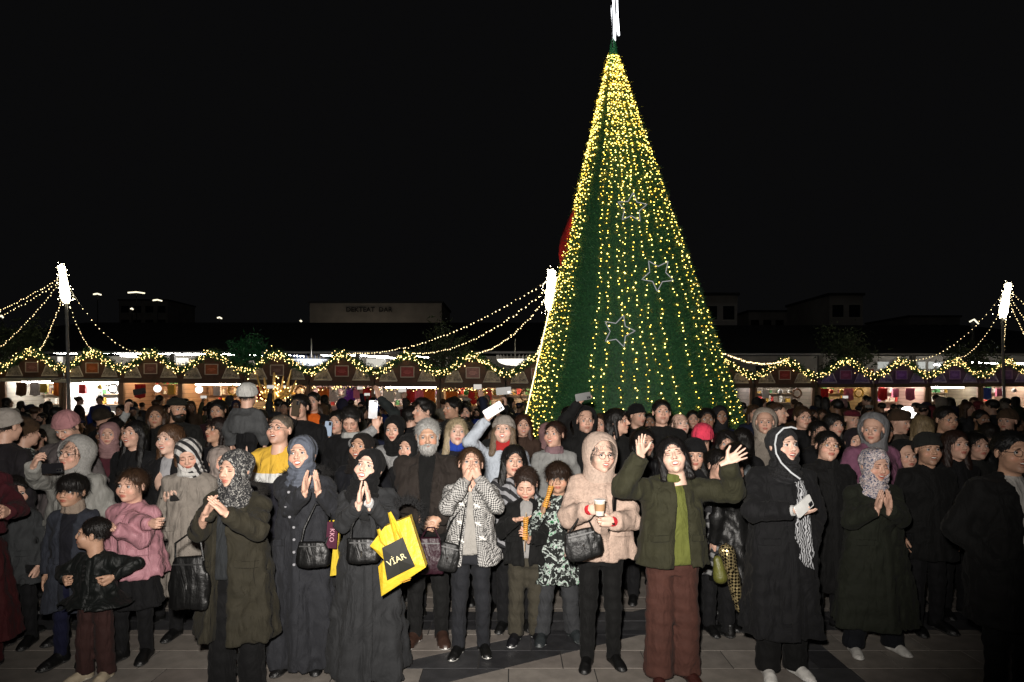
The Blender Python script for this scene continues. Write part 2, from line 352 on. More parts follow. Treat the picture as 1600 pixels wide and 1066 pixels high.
def hand_t(kind='relax', pitch=.0046):
    """right hand, wrist at the origin, fingers along +Z, palm facing -Y, thumb on the +X side"""
    key = ('hand', kind, pitch)
    if key in TC: return TC[key]
    f = Fld((-.09, -.1, -.05), (.09, .05, .21), pitch)
    curl, spr = {'relax': (.35, .05), 'flat': (.1, .03), 'spread': (.12, .24), 'grip': (1.15, .02), 'fist': (1.45, .0)}[kind]
    f.cone((0, 0, -.05), (0, 0, .01), .026, .026, .01, flat=((0, 1, 0), .75))
    f.cone((-.018, 0, .03), (-.022, 0, .08), .024, .019, .015, flat=((0, 1, 0), .7)).cone((.016, 0, .03), (.02, 0, .08), .024, .019, .015, flat=((0, 1, 0), .7))
    for i, (x, l, r) in enumerate(((.03, .07, .0088), (.0095, .078, .009), (-.011, .072, .0086), (-.031, .056, .0078))):
        a = spr * (1.6 - i) / 1.6 * 1.2; p = np.array([x, -.002, .084 - abs(x - .005) * .12]); c = curl * (.45 + .08 * i)
        for seg, fr in ((0, .45), (1, .32), (2, .26)):
            d = np.array([math.sin(a) * math.cos(c), -math.sin(c), math.cos(a) * math.cos(c)]); q = p + d * l * fr
            f.cone(p, q, r * (1 - .08 * seg), r * (.92 - .08 * seg), .004); p = q; c += curl * .75
    ta = {'spread': 1.0, 'flat': .35, 'relax': .5, 'grip': .5, 'fist': .35}[kind]; tc = .9 if kind in ('grip', 'fist') else .25
    p = np.array([.026, -.004, .022]); q = p + .045 * np.array([math.sin(ta), -.35 * tc - .15, math.cos(ta)]); w = q + .042 * np.array([math.sin(ta * .6) * (1 - tc * .5), -.75 * tc, math.cos(ta * .6)])
    f.cone(p, q, .0155, .0115, .012).cone(q, w, .011, .0085, .006)
    TC[key] = f.mesh(); return TC[key]
def streak(x, y, z, k=36, amp=.003, seed=1):
    th = np.arctan2(x, -(y - .01)); return amp * (np.sin(k*th + 5*z*20 + seed) * .6 + np.sin(k*1.7*th + seed*2 + 40*z) * .4)
def wear_t(kind, pitch=.0065):
    """hair and headwear in the head's own frame; returns vertices and quads"""
    key = ('wear', kind, pitch)
    if key in TC: return TC[key]
    lo, hi = (-.17, -.15, -.2), (.17, .2, .2)
    if kind in ('long', 'longdark', 'blonde'): lo = (-.17, -.17, -.42)
    if kind in ('scarf', 'hood', 'furhood'): lo = (-.2, -.19, -.3)
    if kind == 'scarf_long': lo = (-.22, -.2, -.38)
    f = Fld(lo, hi, pitch); face = lambda c=(0, -.135, -.04), r=(.062, .085, .098), k=.006: f.ell(c, r, k, 1)
    if kind in ('short', 'shortgrey', 'fringe', 'spiky', 'thin'):
        f.ell((0, .018, .042), (.084, .102, .085) if kind != 'thin' else (.078, .097, .08), .01)
        if kind == 'spiky': f.ell((0, -.03, .1), (.06, .07, .04), .02)
        if kind == 'fringe': f.ell((0, -.01, .055), (.09, .1, .078), .02)
        f.disp(lambda x, y, z: streak(x, y, z) + .004*wob(x, y, z, 60, 2))
        f.ell((0, -.15 if kind == 'fringe' else -.128, -.07 if kind == 'fringe' else -.04), (.07 if kind == 'fringe' else .078, .1 if kind == 'fringe' else .112, .1 if kind == 'fringe' else .128), .006, 1)
        for sx in (-1, 1): f.ell((sx*.1, -.02, -.05), (.045, .075, .055), .006, 1)
        f.keep(lambda x, y, z: (-.06 + .25*np.maximum(-y, 0) - z) + 0*x)
    elif kind in ('long', 'longdark', 'blonde', 'bob', 'messybob'):
        f.ell((0, .018, .04), (.09, .106, .088), .01); zb = -.14 if 'bob' in kind else (-.2 if kind == 'blonde' else -.36)
        for sx in (-1, 1):
            f.cone((sx*.066, .0, .0), (sx*(.085 if 'bob' not in kind else .08), -.02, zb), .034 if 'bob' not in kind else .027, .034 if 'bob' not in kind else .022, .03, flat=((0, 1, 0), .8))
            f.cone((sx*.03, .06, 0), (sx*.045, .07, zb), .055, .045, .03)
        f.disp(lambda x, y, z: streak(x, y, z, 30, .004) + .006*wob(x, y, z, 40, 3))
        face((0, -.128, -.05), (.068 if kind != 'messybob' else .062, .105, .138 if kind != 'messybob' else .122)); f.cut(lambda x, y, z: np.maximum(np.abs(x) - .046, np.maximum(y - .035, z + .05)))
        if kind == 'messybob': f.cone((-.02, -.09, .085), (.045, -.1, .03), .016, .008, .01)
    elif kind in ('back', 'bun', 'tail'):
        f.ell((0, .018, .04), (.082, .102, .084), .01)
        if kind == 'bun': f.ell((0, .11, .06), .038, .01)
        if kind == 'tail': f.cone((0, .1, .03), (.03, .13, -.18), .03, .02, .02)
        f.disp(lambda x, y, z: streak(x, y, z, 44, .002)); f.ell((0, -.128, -.03), (.076, .102, .124), .006, 1)
        for sx in (-1, 1): f.ell((sx*.1, -.01, -.06), (.05, .07, .06), .006, 1)
        f.keep(lambda x, y, z: (-.06 - z) + 0*x + 0*y)
    elif kind in ('beanie', 'cuff'):
        f.ell((0, .012, .055), (.09, .106, .09 if kind == 'beanie' else .082), .01); f.loft([(-.02, .093, .108, 0, .01), (.055, .094, .11, 0, .01)], .008); f.keep(lambda x, y, z: .018 - .22*y - z + 0*x)
        f.disp(lambda x, y, z: .0018*np.sin(np.arctan2(x, y)*46) + .002*wob(x, y, z, 50))
        f.ell((0, 0, -.02), (.08, .097, .07), .005, 1)
    elif kind in ('scarf', 'scarf_long', 'scarf_tight'):
        e = .006 if kind == 'scarf_tight' else .0
        f.ell((0, .014, .035), (.092-e, .112-e, .097-e), .01).ell((0, -.03, -.05), (.078, .075, .085), .03)
        f.cone((0, -.0, -.07), (0, .012, -.2), .072, .098, .04).ell((0, -.02, -.19), (.1, .1, .07), .03).ell((0, -.045, -.125), (.07, .055, .04), .03)
        if kind == 'scarf_long': f.cone((0, -.06, -.16), (.0, -.11, -.3), .07, .06, .04, flat=((0, 1, 0), .55)).ell((0, 0, -.22), (.17, .12, .07), .05)
        f.disp(lambda x, y, z: np.where(z < -.03, .005, .0025) * np.sin(26*np.sqrt(x*x + (z+.01)**2)*6 + 3*np.arctan2(x, z)) + .003*wob(x, y, z, 45, 4))
        f.ell((0, -.135, -.013), (.056, .087, .089), .008, 1).ell((0, -.07, .0), (.05, .05, .07), .005, 1)
    elif kind in ('hood', 'furhood'):
        f.ell((0, .02, .02), (.118, .125, .135), .02).cone((0, .02, -.06), (0, .02, -.18), .095, .105, .04)
        f.disp(lambda x, y, z: .005*wob(x, y, z, 30, 5))
        f.ell((0, -.15, -.012), (.09, .15, .112), .01, 1).ell((0, -.02, .0), (.095, .11, .115), .01, 1)
    elif kind in ('hoodback',):      # hood lying on the shoulders
        f.cone((-.09, .03, -.19), (.09, .03, -.19), .04, .04, .03).cone((-.07, .08, -.17), (.07, .08, -.17), .055, .055, .03); f.disp(lambda x, y, z: .005*wob(x, y, z, 30, 5))
    elif kind == 'furcap':
        f.ell((0, .01, .05), (.1, .115, .1), .01); f.disp(lambda x, y, z: .006*wob(x, y, z, 90, 3)); f.keep(lambda x, y, z: .01 - .3*y - z + 0*x)
        f.ell((0, -.02, -.03), (.08, .1, .09), .005, 1)
    elif kind == 'flatcap':
        f.ell((0, .01, .075), (.088, .11, .052), .01).ell((0, -.085, .06), (.07, .055, .012), .015); f.ell((0, 0, 0), (.077, .094, .08), .004, 1)
    elif kind == 'beard':
        f.ell((0, -.045, -.075), (.063, .062, .06), .01).ell((0, -.102, -.043), (.03, .012, .009), .008)
        for sx in (-1, 1): f.cone((sx*.07, -.01, .0), (sx*.06, -.04, -.06), .01, .012, .01)
        f.disp(lambda x, y, z: .003*wob(x, y, z, 110, 1)); f.ell((0, -.07, .005), (.064, .07, .048), .006, 1).ell((0, -.11, -.057), (.02, .02, .0065), .003, 1)
    elif kind == 'moustache': f.ell((0, -.106, -.043), (.027, .009, .007), .006)
    V, Q = f.mesh()
    if pitch < .01 and kind in ('short', 'shortgrey', 'fringe', 'spiky', 'long', 'longdark', 'blonde', 'bob', 'messybob', 'back', 'bun', 'thin', 'beard', 'furcap'):
        g = np.random.default_rng(11); n_ = {'beard': 700, 'thin': 500}.get(kind, 1500); i = g.integers(0, len(V), n_); p = V[i]; c = np.array([0, .015, .0]); out = p - c; out /= np.linalg.norm(out, axis=1, keepdims=True)
        dn = np.array([0, 0, -1.]) if kind not in ('short', 'spiky', 'shortgrey', 'thin') else np.array([0, .35, -.6]); D = dn - out*(out @ dn)[:, None]; D /= np.linalg.norm(D, axis=1, keepdims=True) + 1e-6
        ln = {'beard': .018, 'short': .022, 'spiky': .03, 'thin': .015, 'furcap': .02}.get(kind, .045); D = D*ln*g.uniform(.5, 1.2, (n_, 1)) + out*ln*g.uniform(.05, .3, (n_, 1)) + g.normal(0, ln*.16, (n_, 3)); w = np.cross(D, out); w = w/(np.linalg.norm(w, axis=1, keepdims=True)+1e-6)*.0016
        s0 = p + out*.001; nv = len(V); V = np.vstack([V, np.stack([s0-w, s0+w, s0+D+w*.2, s0+D-w*.2], 1).reshape(-1, 3)]); Q = np.vstack([Q, np.arange(4*n_).reshape(-1, 4) + nv])
    TC[key] = (V, Q); return TC[key]
def shoe_t():
    if 'shoe' in TC: return TC['shoe']
    f = Fld((-.06, -.21, -.01), (.06, .09, .13), .008)
    f.cone((0, .03, .05), (0, .03, .12), .042, .044, .02).cone((0, .03, .045), (0, -.1, .04), .043, .043, .03, flat=((0, 0, 1), .95)).ell((0, -.13, .035), (.044, .055, .03), .02).cone((0, .02, .09), (0, -.09, .05), .034, .03, .02)
    f.keep(lambda x, y, z: .002 - z + 0*x + 0*y)
    V, Q = f.mesh(); mi = (V[Q].mean(1)[:, 2] < .03).astype(int)
    s = V[:, 2] < .03; V[s, :2] *= 1.07; TC['shoe'] = (V, Q, mi); return TC['shoe']
# ------------------------------------------------------------------ people
SKIN = dict(light=(.66, .40, .295), fair=(.72, .475, .37), tan=(.52, .305, .205), brown=(.30, .17, .11), dark=(.20, .11, .07))
def ik(a, t, l1, l2, pole):
    a = np.array(a, float); t = np.array(t, float); v = t - a; D = np.linalg.norm(v)
    if D > (l1 + l2) * .995: t = a + v * (l1 + l2) * .995 / D; v = t - a; D = np.linalg.norm(v)
    D = max(D, abs(l1 - l2) + .02); u = v / (np.linalg.norm(v) + 1e-9); c = (l1*l1 + D*D - l2*l2) / (2*D); h = math.sqrt(max(l1*l1 - c*c, 0))
    p = np.array(pole, float); p = p - u * (p @ u); p /= np.linalg.norm(p) + 1e-9
    return a + u*c + p*h, t
def basis(z, y):
    z = np.array(z, float); z /= np.linalg.norm(z); y = np.array(y, float); y = y - z*(y @ z); y /= np.linalg.norm(y) + 1e-9; x = np.cross(y, z)
    return np.stack([x, y, z], 1)
def rotm(yaw, pitch, roll): return np.array(Matrix.Rotation(R(yaw), 3, 'Z') @ Matrix.Rotation(R(roll), 3, 'Y') @ Matrix.Rotation(R(-pitch), 3, 'X'))
def tubes(name, paths, mat, parent, r, n=6):
    m = MB()
    for p in paths: m.tube(p, r, n)
    return m.build(name, mat, parent, smooth=True)
GM = base('gold_metal', (.75, .5, .18), .25, 1); KM = base('black_frame', (.01,)*3, .3); SM_ = base('steel', (.6,)*3, .3, 1)
EYEM = [base('eye_white', (.45, .43, .42), .3), base('iris', (.012, .008, .006), .15)]; TEETH = base('teeth', (.75, .72, .66), .35)
def person(px, top, d, label, skin='light', sex='f', head=(0, 0, 0), mouth='shut', eyes='open', hs=1.0, turn=0, hair=('short', (.02, .015, .012)), wear=None,
           coat=('wool', (.02, .02, .022)), hem=None, hw=.23, bulk=1.0, fold=.006, rings=0, openw=None, shirt=None, legs=('wool', (.012, .012, .014)), lw=1.0, leg2=None,
           shoes=((.01, .01, .01), (.05, .05, .05)), rh=None, lh=None, rp=None, lp=None, beard=None, glasses=None, grp=None, fur=None, collar=None, sleeve=None,
           stub=0, dxh=0, feet=.1, hand='relax', hd=None, extra=None, belt=0, skirt=None, H=None, loc=None, xs=None, hidden=False, front=True, cuffs=None):
    hs = hs*1.04; H = H or CH - (top - HY) * d / F; hh = .232 * hs; X = (px - 800) * d / F
    s = H / 1.65; rt = R(turn); ct, st = math.cos(rt), math.sin(rt)
    near = d < 5.6; gp = .015 if near else .02 if d < 7.6 else .026; tp = .0042 if near else .006 if d < 8 else .009
    hc = np.array([dxh, -.02, H - .118*hs - (.012 if wear or hair else 0)]); sz = hc[2] - .118*hs - .08*s; sw = (.163 if sex == 'm' else .142) * s * (.95 if sex == 'c' else 1) * (1 + (bulk-1)*.25)
    def loc3(p):      # a photograph position (px, py, metres in front of the body) in the body's frame
        if len(p) == 4: return np.array(p[:3], float)
        q = at(p[0], p[1], d - p[2]) - np.array([X, d, 0]); return np.array([q[0]*ct + q[1]*st, -q[0]*st + q[1]*ct, q[2]])
    sh = {1: np.array([-sw, .0, sz - .022*s]), 2: np.array([sw, .0, sz - .022*s])}; arm = {}
    for k, hp, pole in ((1, rh, rp), (2, lh, lp)):
        sg = -1 if k == 1 else 1
        if hp is None: t = np.array([sg*(sw + .06), -.03, sz - .5*s]); vis = not hidden
        elif hp == 'pocket': t = np.array([sg*(sw - .01), -.1, sz - .42*s]); vis = False
        else: t = loc3(hp); vis = True
        e, w = ik(sh[k], t, .265*s, .245*s, pole if pole is not None else (sg*.5, .35, -.8)); arm[k] = (sh[k], e, w, vis)
    # body: trunk, limbs, head and hands in one mesh
    f = Fld((-.9*s, -.75*s, 0), (.9*s, .6*s, H), .024 if near else .03)
    lo = np.min([arm[1][1], arm[1][2], arm[2][1], arm[2][2], [-.25, -.2, .0]], 0); hi = np.max([arm[1][1], arm[1][2], arm[2][1], arm[2][2], [.25, .2, sz + .08]], 0)
    f = Fld(lo - .07, hi + .07, .022 if near else .028)
    f.loft([(.5*H, .125*s, .085*s), (.6*H, .115*s, .08*s), (sz - .13*s, .14*s, .09*s), (sz, .13*s, .07*s), (sz + .05*s, .06*s, .055*s)], .03)
    f.cone((0, .01, sz), (hc[0], hc[1] + .03, hc[2] - .1*hs), .05*s, .048*s, .02)
    for k in (1, 2):
        a, e, w, _ = arm[k]; f.cone(a, e, .042*s, .034*s, .02).cone(e, w, .034*s, .027*s, .02)
    kx = .095*s; foot = {}
    for sg in (-1, 1):
        a = np.array([sg*kx, .0, .5*H]); an = np.array([sg*(feet*s), .02*sg, .07]); kn = (a + an)/2 + [0, -.02, 0]; foot[sg] = an
        f.cone(a, kn, .05*s, .034*s, .03).cone(kn, an, .034*s, .028*s, .02)
    V, Q = f.mesh(); VV = [V]; QQ = [Q]; CC = [np.ones((len(V), 3))]; n = len(V)
    RM = rotm(*head)
    hv, hq, hcx = head_t(sex, mouth, eyes, tp, stub); VV.append(hv*hs*[1.05, 1, 1] @ RM.T + hc); QQ.append(hq + n); CC.append(hcx); n += len(hv)
    hp_ = .0048 if near else .008
    for k in (1, 2):
        a, e, w, vis = arm[k]
        if not vis: continue
        kd = hand if isinstance(hand, str) else hand[k-1]; tv, tq = hand_t(kd, hp_); tv = tv.copy() * (.87*s**.5 if sex != 'm' else .97)
        fa = w - e; fa /= np.linalg.norm(fa); dd = (hd[k-1] if hd and hd[k-1] else None); sg = -1 if k == 1 else 1
        zd = np.array(dd[0], float) if dd else fa; pn = np.array(dd[1], float) if dd else np.array([-sg*1., -.1, 0])    # finger direction, palm normal
        B = basis(zd, -pn)
        if k == 2: tv[:, 0] *= -1; tq = tq[:, ::-1]
        if k == 1 and False: pass
        VV.append(tv @ B.T + w); QQ.append(tq + n); CC.append(np.full((len(tv), 3), .96)); n += len(tv)
    col = np.vstack(CC); root = link('person', mesh_np('person', np.vstack(VV), np.vstack(QQ), skin_mat(), col=col), None, (X, d, 0) if loc is None else loc, rt)
    sk = SKIN[skin] if isinstance(skin, str) else skin; root.color = (*sk, 1); tag(root, label, 'person', grp)
    fr = lambda p: (np.array(p, float)*hs*[1.05, 1, 1]) @ RM.T + hc
    # face
    if d < 9 and abs(head[0] + turn) < 120:
        hcol = hair[1] if hair else (.03, .02, .015)
        for sg in (-1, 1):
            if eyes == 'open':
                m = MB(); th = np.linspace(0, np.pi, 7); 
                def cap(c, r, a0, m_, n=12, k=5):
                    t = np.linspace(0, a0, k)[1:]; ph = np.arange(n)*2*np.pi/n; P = [[0, -r, 0]] + [[r*np.sin(a)*np.cos(b), -r*np.cos(a), r*np.sin(a)*np.sin(b)] for a in t for b in ph]
                    P = fr(np.array(P) + np.array(c)); T = [[0, 1+(b+1) % n, 1+b] for b in range(n)]; Qd = [[1+i*n+b, 1+i*n+(b+1) % n, 1+(i+1)*n+(b+1) % n, 1+(i+1)*n+b] for i in range(len(t)-1) for b in range(n)]
                    m.add(P, T, m_, True); m.add(P, np.array(Qd)[:, ::-1], m_)
                cap((sg*.031, -.0765, .0045), .0125, 1.2, 0); cap((sg*.031, -.0768, .005), .0130, .48, 1)
                m.build('eye', EYEM, root, smooth=True)
        zb = .0265; b = [[fr((sg*(.014 + .008*i), -.0945 + .0035*i*i*.55, zb + .0012*i - .0009*i*i)) for i in range(5)] for sg in (-1, 1)]
        for q in b: tubes('eyebrow', [q], cloth('wool', tuple(np.array(hcol)*.8)), root, np.array([.0028, .0034, .0032, .0024, .0012])*hs*(1.3 if sex == 'm' else 1), 5)
        if eyes == 'closed':
            for sg in (-1, 1): tubes('eyelash', [[fr((sg*(.031 + .0065*i), -.0925 + .0024*i*i, -.003 + .0011*i*i)) for i in (-2, -1, 0, 1, 2)]], KM, root, .0015*hs, 4)
        if eyes == 'open' and near:
            for sg in (-1, 1): tubes('eyelash', [[fr((sg*(.031 + .0065*i), -.0905 + .0022*i*i, .0105 - .0014*i*i)) for i in (-2, -1, 0, 1, 2)]], KM, root, .0013*hs, 4)
        if mouth in ('smile', 'laugh'):
            h = .0034 if mouth == 'smile' else .0062
            m = MB(); P = [[fr((.0215*math.sin(t), -.0985 + .014*(1-math.cos(t))*1.1, -.0570 + z*math.cos(t)**.5 + .004*abs(math.sin(t)))) for z in (h, -h)] for t in np.linspace(-1.2, 1.2, 7)]
            V = np.array(P).reshape(-1, 3); m.add(V, [[2*i, 2*i+1, 2*i+3, 2*i+2] for i in range(6)]); m.build('teeth', TEETH, root, smooth=True)
        if glasses:
            gl = KM if glasses == 'black' else GM; ps = []
            for sg in (-1, 1):
                ps.append([fr((sg*.032 + .0225*math.cos(t), -.108 + .004*abs(math.cos(t)), .002 + .0195*math.sin(t))) for t in np.linspace(0, 2*np.pi, 15)])
                ps.append([fr((sg*.055, -.103, .006)), fr((sg*.078, -.05, .008)), fr((sg*.08, .01, .004))])
            ps.append([fr((-.01, -.111, .006)), fr((0, -.113, .009)), fr((.01, -.111, .006))]); tubes('glasses', ps, gl, root, .0016 if glasses == 'black' else .0011, 5)
    wp = .0062 if near else .009 if d < 8 else .012
    def wearing(kind, color, name, mat='hair'):
        v, q = wear_t(kind, wp)
        if name == 'hair' and wear:
            v = v.copy(); t_ = np.clip((v[:, 2] + .02)/.05, 0, 1)[:, None]; v[:, :2] *= 1 - .1*t_; v[:, 2] -= np.maximum(v[:, 2], 0)*.16
        o = link(name, mesh_np(name, v*hs*[1.05, 1, 1] @ RM.T + hc, q, tint_mat('hair') if mat == 'hair' else cloth(mat, color)), root); o.color = (*color, 1); return o
    if hair: wearing(hair[0], hair[1], 'hair')
    if beard: wearing(beard[0], beard[1], 'beard' if beard[0] == 'beard' else 'moustache')
    for w_ in (wear or []):
        o = wearing(w_[0], w_[2], {'scarf': 'headscarf', 'scarf_long': 'headscarf', 'scarf_tight': 'underscarf', 'hood': 'hood', 'hoodback': 'hood', 'beanie': 'beanie', 'cuff': 'beanie', 'furcap': 'fur_hat', 'flatcap': 'cap', 'furhood': 'hood'}[w_[0]], w_[1])
    # coat
    hem = .48*H if hem is None else hem; b = bulk
    kf = rng.uniform(5, 8); ph = rng.uniform(0, 6)
    def fold_fn(th, z, x, y):
        t = np.clip((sz - .25*s - z) / .6, 0, 1.2); v = fold*(.35 + 1.6*t) * np.sin(kf*th + ph + 1.2*np.sin(3*z + ph) + .6*np.sin(th*2)) + .35*fold*t*np.sin((kf*2.3)*th + 4*z)
        if rings: v = v + rings * np.abs(np.sin((z - sz) * np.pi / .075))**.5 * -1
        return v
    ls = [a for k in (1, 2) for a in arm[k][:3]]; lo = np.min(ls + [np.array([-hw-.08, -hw-.05, hem])], 0) - .1*b; hi = np.max(ls + [np.array([hw+.08, hw*.8, sz+.12])], 0) + .1*b
    lo[2] = min(hem, arm[1][2][2] - .1, arm[2][2][2] - .1, arm[1][1][2] - .1, arm[2][1][2] - .1)
    def torso(f, b, z0, inner=0, fold_=None):
        g = .012*inner; pr = [(sz + .075*s, .052*s*b-g, .052*s*b-g, 0, .0), (sz + .05*s, .085*s-g, .07*s-g, 0, .0), (sz + .025*s, .115*s-g, .085*s-g), (sz - .03*s, (sw+.012)*.96-g, .105*s*b-g), (sz - .14*s, (.15 if sex != 'm' else .17)*s*b-g, .125*s*b-g, 0, -.01*s), (.62*H, .155*s*b-g, .12*s*b-g, 0, -.01*s), (.53*H, .175*s*b-g, .135*s*b-g)]
        pr = [p for p in pr if p[0] > z0 + .02]
        if z0 < .53*H and not inner: pr += [(z0, hw - g, hw*.74 - g)]
        else: pr += [(z0, pr[-1][1], pr[-1][2])]
        f.loft(pr, .02, 2.3, 0, fold_)
    f = Fld(lo, hi, gp); torso(f, b, hem, 0, fold_fn)
    slf = Fld(lo, hi, gp) if False else f
    for k in (1, 2):
        a, e, w, vis = arm[k]; u = (w - e) / np.linalg.norm(w - e); wr = w - u*.012
        r0, r1, r2 = .058*s*b, .052*s*b, .043*s*b
        f.cone(a + [0, 0, -.01], e, r0, r1, .03).cone(e, wr, r1, r2, .02); f.cone((0, .01, sz+.02), a, .05*s, .062*s*min(b, 1.15), .03)
    def crease(x, y, z):
        n1 = wob(x*1.6, y, z*.55, 30, px % 7); n2 = wob(x, y, z*1.5, 42, px % 5); return (.013*np.abs(n1) - .006 + .007*n2) * (.7 + .5*(fold > .005))
    f.disp(crease)
    for k in (1, 2):      # sleeves end flat at the wrist
        a, e, w, vis = arm[k]; u = (w - e) / np.linalg.norm(w - e)
        if not vis: continue
        r_ = f.sl(w - .09, w + .09, 0)
        if r_:
            dd_ = (r_[1]-w[0])*u[0] + (r_[2]-w[1])*u[1] + (r_[3]-w[2])*u[2]; rad = np.sqrt((r_[1]-w[0])**2 + (r_[2]-w[1])**2 + (r_[3]-w[2])**2)
            f.F[r_[0]] = np.where(rad < .085, np.maximum(f.F[r_[0]], dd_ + .004), f.F[r_[0]])
    if openw:
        ow0, ow1 = openw[:2]; ox = openw[2] if len(openw) > 2 else 0
        def wedge(x, y, z):
            w_ = np.interp(z.ravel(), [hem, sz + .06], [ow0, ow1])[None, None, :]
            return np.maximum(np.abs(x - ox) - w_, np.maximum(y + .03, -(z - (-1)))) + 0*z
        ztop = sz + .2; f.cut(lambda x, y, z: np.maximum(wedge(x, y, z), z - ztop))
    V, Q = f.mesh(); cm = cloth(*coat); co = link('coat', mesh_np('coat', V, Q, cm), root)
    co.color = (*coat[1], 1)
    def fy(x, z):      # front of the coat at (x, z)
        i = int(np.clip(round((x - f_c.lo[0]) / f_c.p), 0, f_c.n[0]-1)); k_ = int(np.clip(round((z - f_c.lo[2]) / f_c.p), 0, f_c.n[2]-1)); c_ = f_c.F[i, :, k_]
        j = np.argmax(c_ < 0); return (f_c.ax[1][j] - f_c.p * (-c_[j]) / max(c_[j-1] - c_[j], 1e-6)) if c_[j] < 0 and j > 0 else -.1
    f_c = f
    if near and hem < .95*H*.6:
        for sg in (-1, 1):
            zp = max(.56*H, hem + .2); m = MB(); X4 = np.linspace(sg*.075*s, sg*.165*s*min(b, 1.2), 5); yy = [fy(x, zp) for x in X4]; V = []
            for dz, o_ in ((.022, .0), (.018, -.010), (-.018, -.011), (-.024, -.003)): V += [(x, y + o_ - .002, zp + dz - .12*abs(x - X4[0])) for x, y in zip(X4, yy)]
            m.add(V, [[i*5+j, i*5+j+1, i*5+j+6, i*5+j+5] for i in range(3) for j in range(4)]); pk = m.build('pocket', cm, co, smooth=False); pk.color = co.color
    if cuffs:
        for k in (1, 2):
            if cuffs[k-1]:
                a, e, w, vis = arm[k]; u = (w - e)/np.linalg.norm(w - e); m = MB(); m.tube([w - u*.05, w + u*.012], [.036*s, .033*s], 12); m.build('cuff', cloth('knit', cuffs[k-1]), co, smooth=True)
    if near and not openw and front:
        z0, z1 = hem + .01, sz + .03; zs = np.arange(z0, z1, .03); m = MB(); wd = .028
        sm = np.array([min(fy(-wd, z), fy(0, z), fy(wd, z)) for z in zs]); sm = np.convolve(np.pad(sm, 2, 'edge'), np.ones(5)/5, 'valid')
        V = np.array([[(u*wd + .012*math.sin(z*3)), y - .007 + (.012 if abs(u) > 1.05 else 0), z] for z, y in zip(zs, sm) for u in (-1.15, -1, 1, 1.15)]); n_ = len(zs)
        m.add(V, [[4*i+j, 4*i+j+1, 4*i+j+5, 4*i+j+4] for i in range(n_-1) for j in range(3)]); pl = m.build('placket', cm, co, smooth=True); pl.color = co.color
        if isinstance(front, tuple):
            nb, bc, br = front
            for i in range(nb):
                z = z1 - .06 - (z1 - .1 - max(hem + .15, .45*H)) * i / max(nb - 1, 1); m = MB(); j = int(np.clip((z - z0)/.03, 0, n_-1)); m.tube([(0.012*math.sin(z*3), sm[j]-.006, z), (0.012*math.sin(z*3), sm[j]-.016, z)], br, 10)
                m.build('button', solid('button', bc, .3), co, smooth=True)
    if openw:
        g = Fld((-.25, -.25, .48*H), (.25, .25, sz + .1), gp); torso(g, b*.93, .49*H, 1); g.disp(lambda x, y, z: .003*wob(x, y, z, 40, 2)); v2, q2 = g.mesh()
        link('shirt', mesh_np('shirt', v2, q2, cloth(*(shirt or ('wool', (.02,)*3)))), root)
    if collar:
        g = Fld((-.13, -.14, sz), (.13, .14, sz + .17), gp*.8); g.loft([(sz + .03*s, .095*s, .09*s, 0, -.005), (sz + collar[2]*s, .078*s, .078*s, 0, -.01)], .02); g.disp(lambda x, y, z: .004*wob(x, y, z, 50, 1) + .003*np.sin(z*160))
        v2, q2 = g.mesh(); link('collar', mesh_np('collar', v2, q2, cloth(collar[0], collar[1])), root)
    # legs
    if hem > .12:
        f = Fld((-.32, -.2, .03), (.32, .22, .56*H), gp)
        if skirt:
            f.loft([(skirt[0], skirt[1], skirt[1]*.8), (.52*H, .15*s, .12*s)], .02, 2.2, 0, lambda th, z, x, y: .01*np.sin(9*th))
        f.loft([(.44*H, .15*s, .11*s), (.54*H, .14*s, .11*s)], .03)
        for sg in (-1, 1):
            an = foot[sg]; a = np.array([sg*.08*s, .0, .47*H]); kn = (a + an)/2 + [0, -.01, 0]; r = np.array([.083, .062, .052])*s; r[1] *= (1+lw)/2; r[2] *= lw
            f.cone(a, kn, r[0]*(.5+.5*min(lw, 1.3)), r[1], .025).cone(kn, an + [0, 0, -.01], r[1], r[2], .02)
        f.keep(lambda x, y, z: .045 - z + 0*x + 0*y); f.disp(lambda x, y, z: .006*wob(x, y, z, 22, 3) + .003*np.sin(z*70 + 8*x))
        V, Q = f.mesh(); lg = link('trousers' if not skirt else 'skirt', mesh_np('trousers', V, Q, cloth(*legs)), root)
    if d < 7:
        sv, sq, smi = shoe_t(); k_ = (.92 if sex == 'f' else 1.04) * (s if sex != 'c' else s**.6)
        for sg in (-1, 1):
            B = np.array(Matrix.Rotation(R(sg*14), 3, 'Z')); v = (sv*k_*np.array([1, 1, .95])) @ B.T + [foot[sg][0], foot[sg][1] - .01, 0]
            link('shoe', mesh_np('shoe', v, sq, [cloth('leather', shoes[0]), solid('shoe_sole', shoes[1], .6)], mi=smi), root)
    if fur:       # fluffy trim round a hood or collar
        cf, colf, nf = fur; g = np.random.default_rng(abs(int(px))); m = MB(); t = g.uniform(0, 2*np.pi, nf); rr = g.uniform(.75, 1.1, nf)
        if cf == 'hood': C = np.stack([.145*s*np.cos(t)*rr, .05 + .1*np.sin(t)*rr*1.0, sz + .05*s + .0*t + .035*np.sin(t)], 1)
        else: C = np.stack([cf[0] + cf[2]*np.cos(t)*rr, np.full(nf, cf[3]) + g.normal(0, .012, nf), cf[1] + cf[4]*np.sin(t)*rr], 1)
        cc = C.mean(0); D = (C - cc); D /= np.linalg.norm(D, axis=1, keepdims=True); D = D*.035 + g.normal(0, .014, (nf, 3)); m.blades(C, D, .0022, g=g)
        m.build('fur_trim', cloth('fur', colf), root)
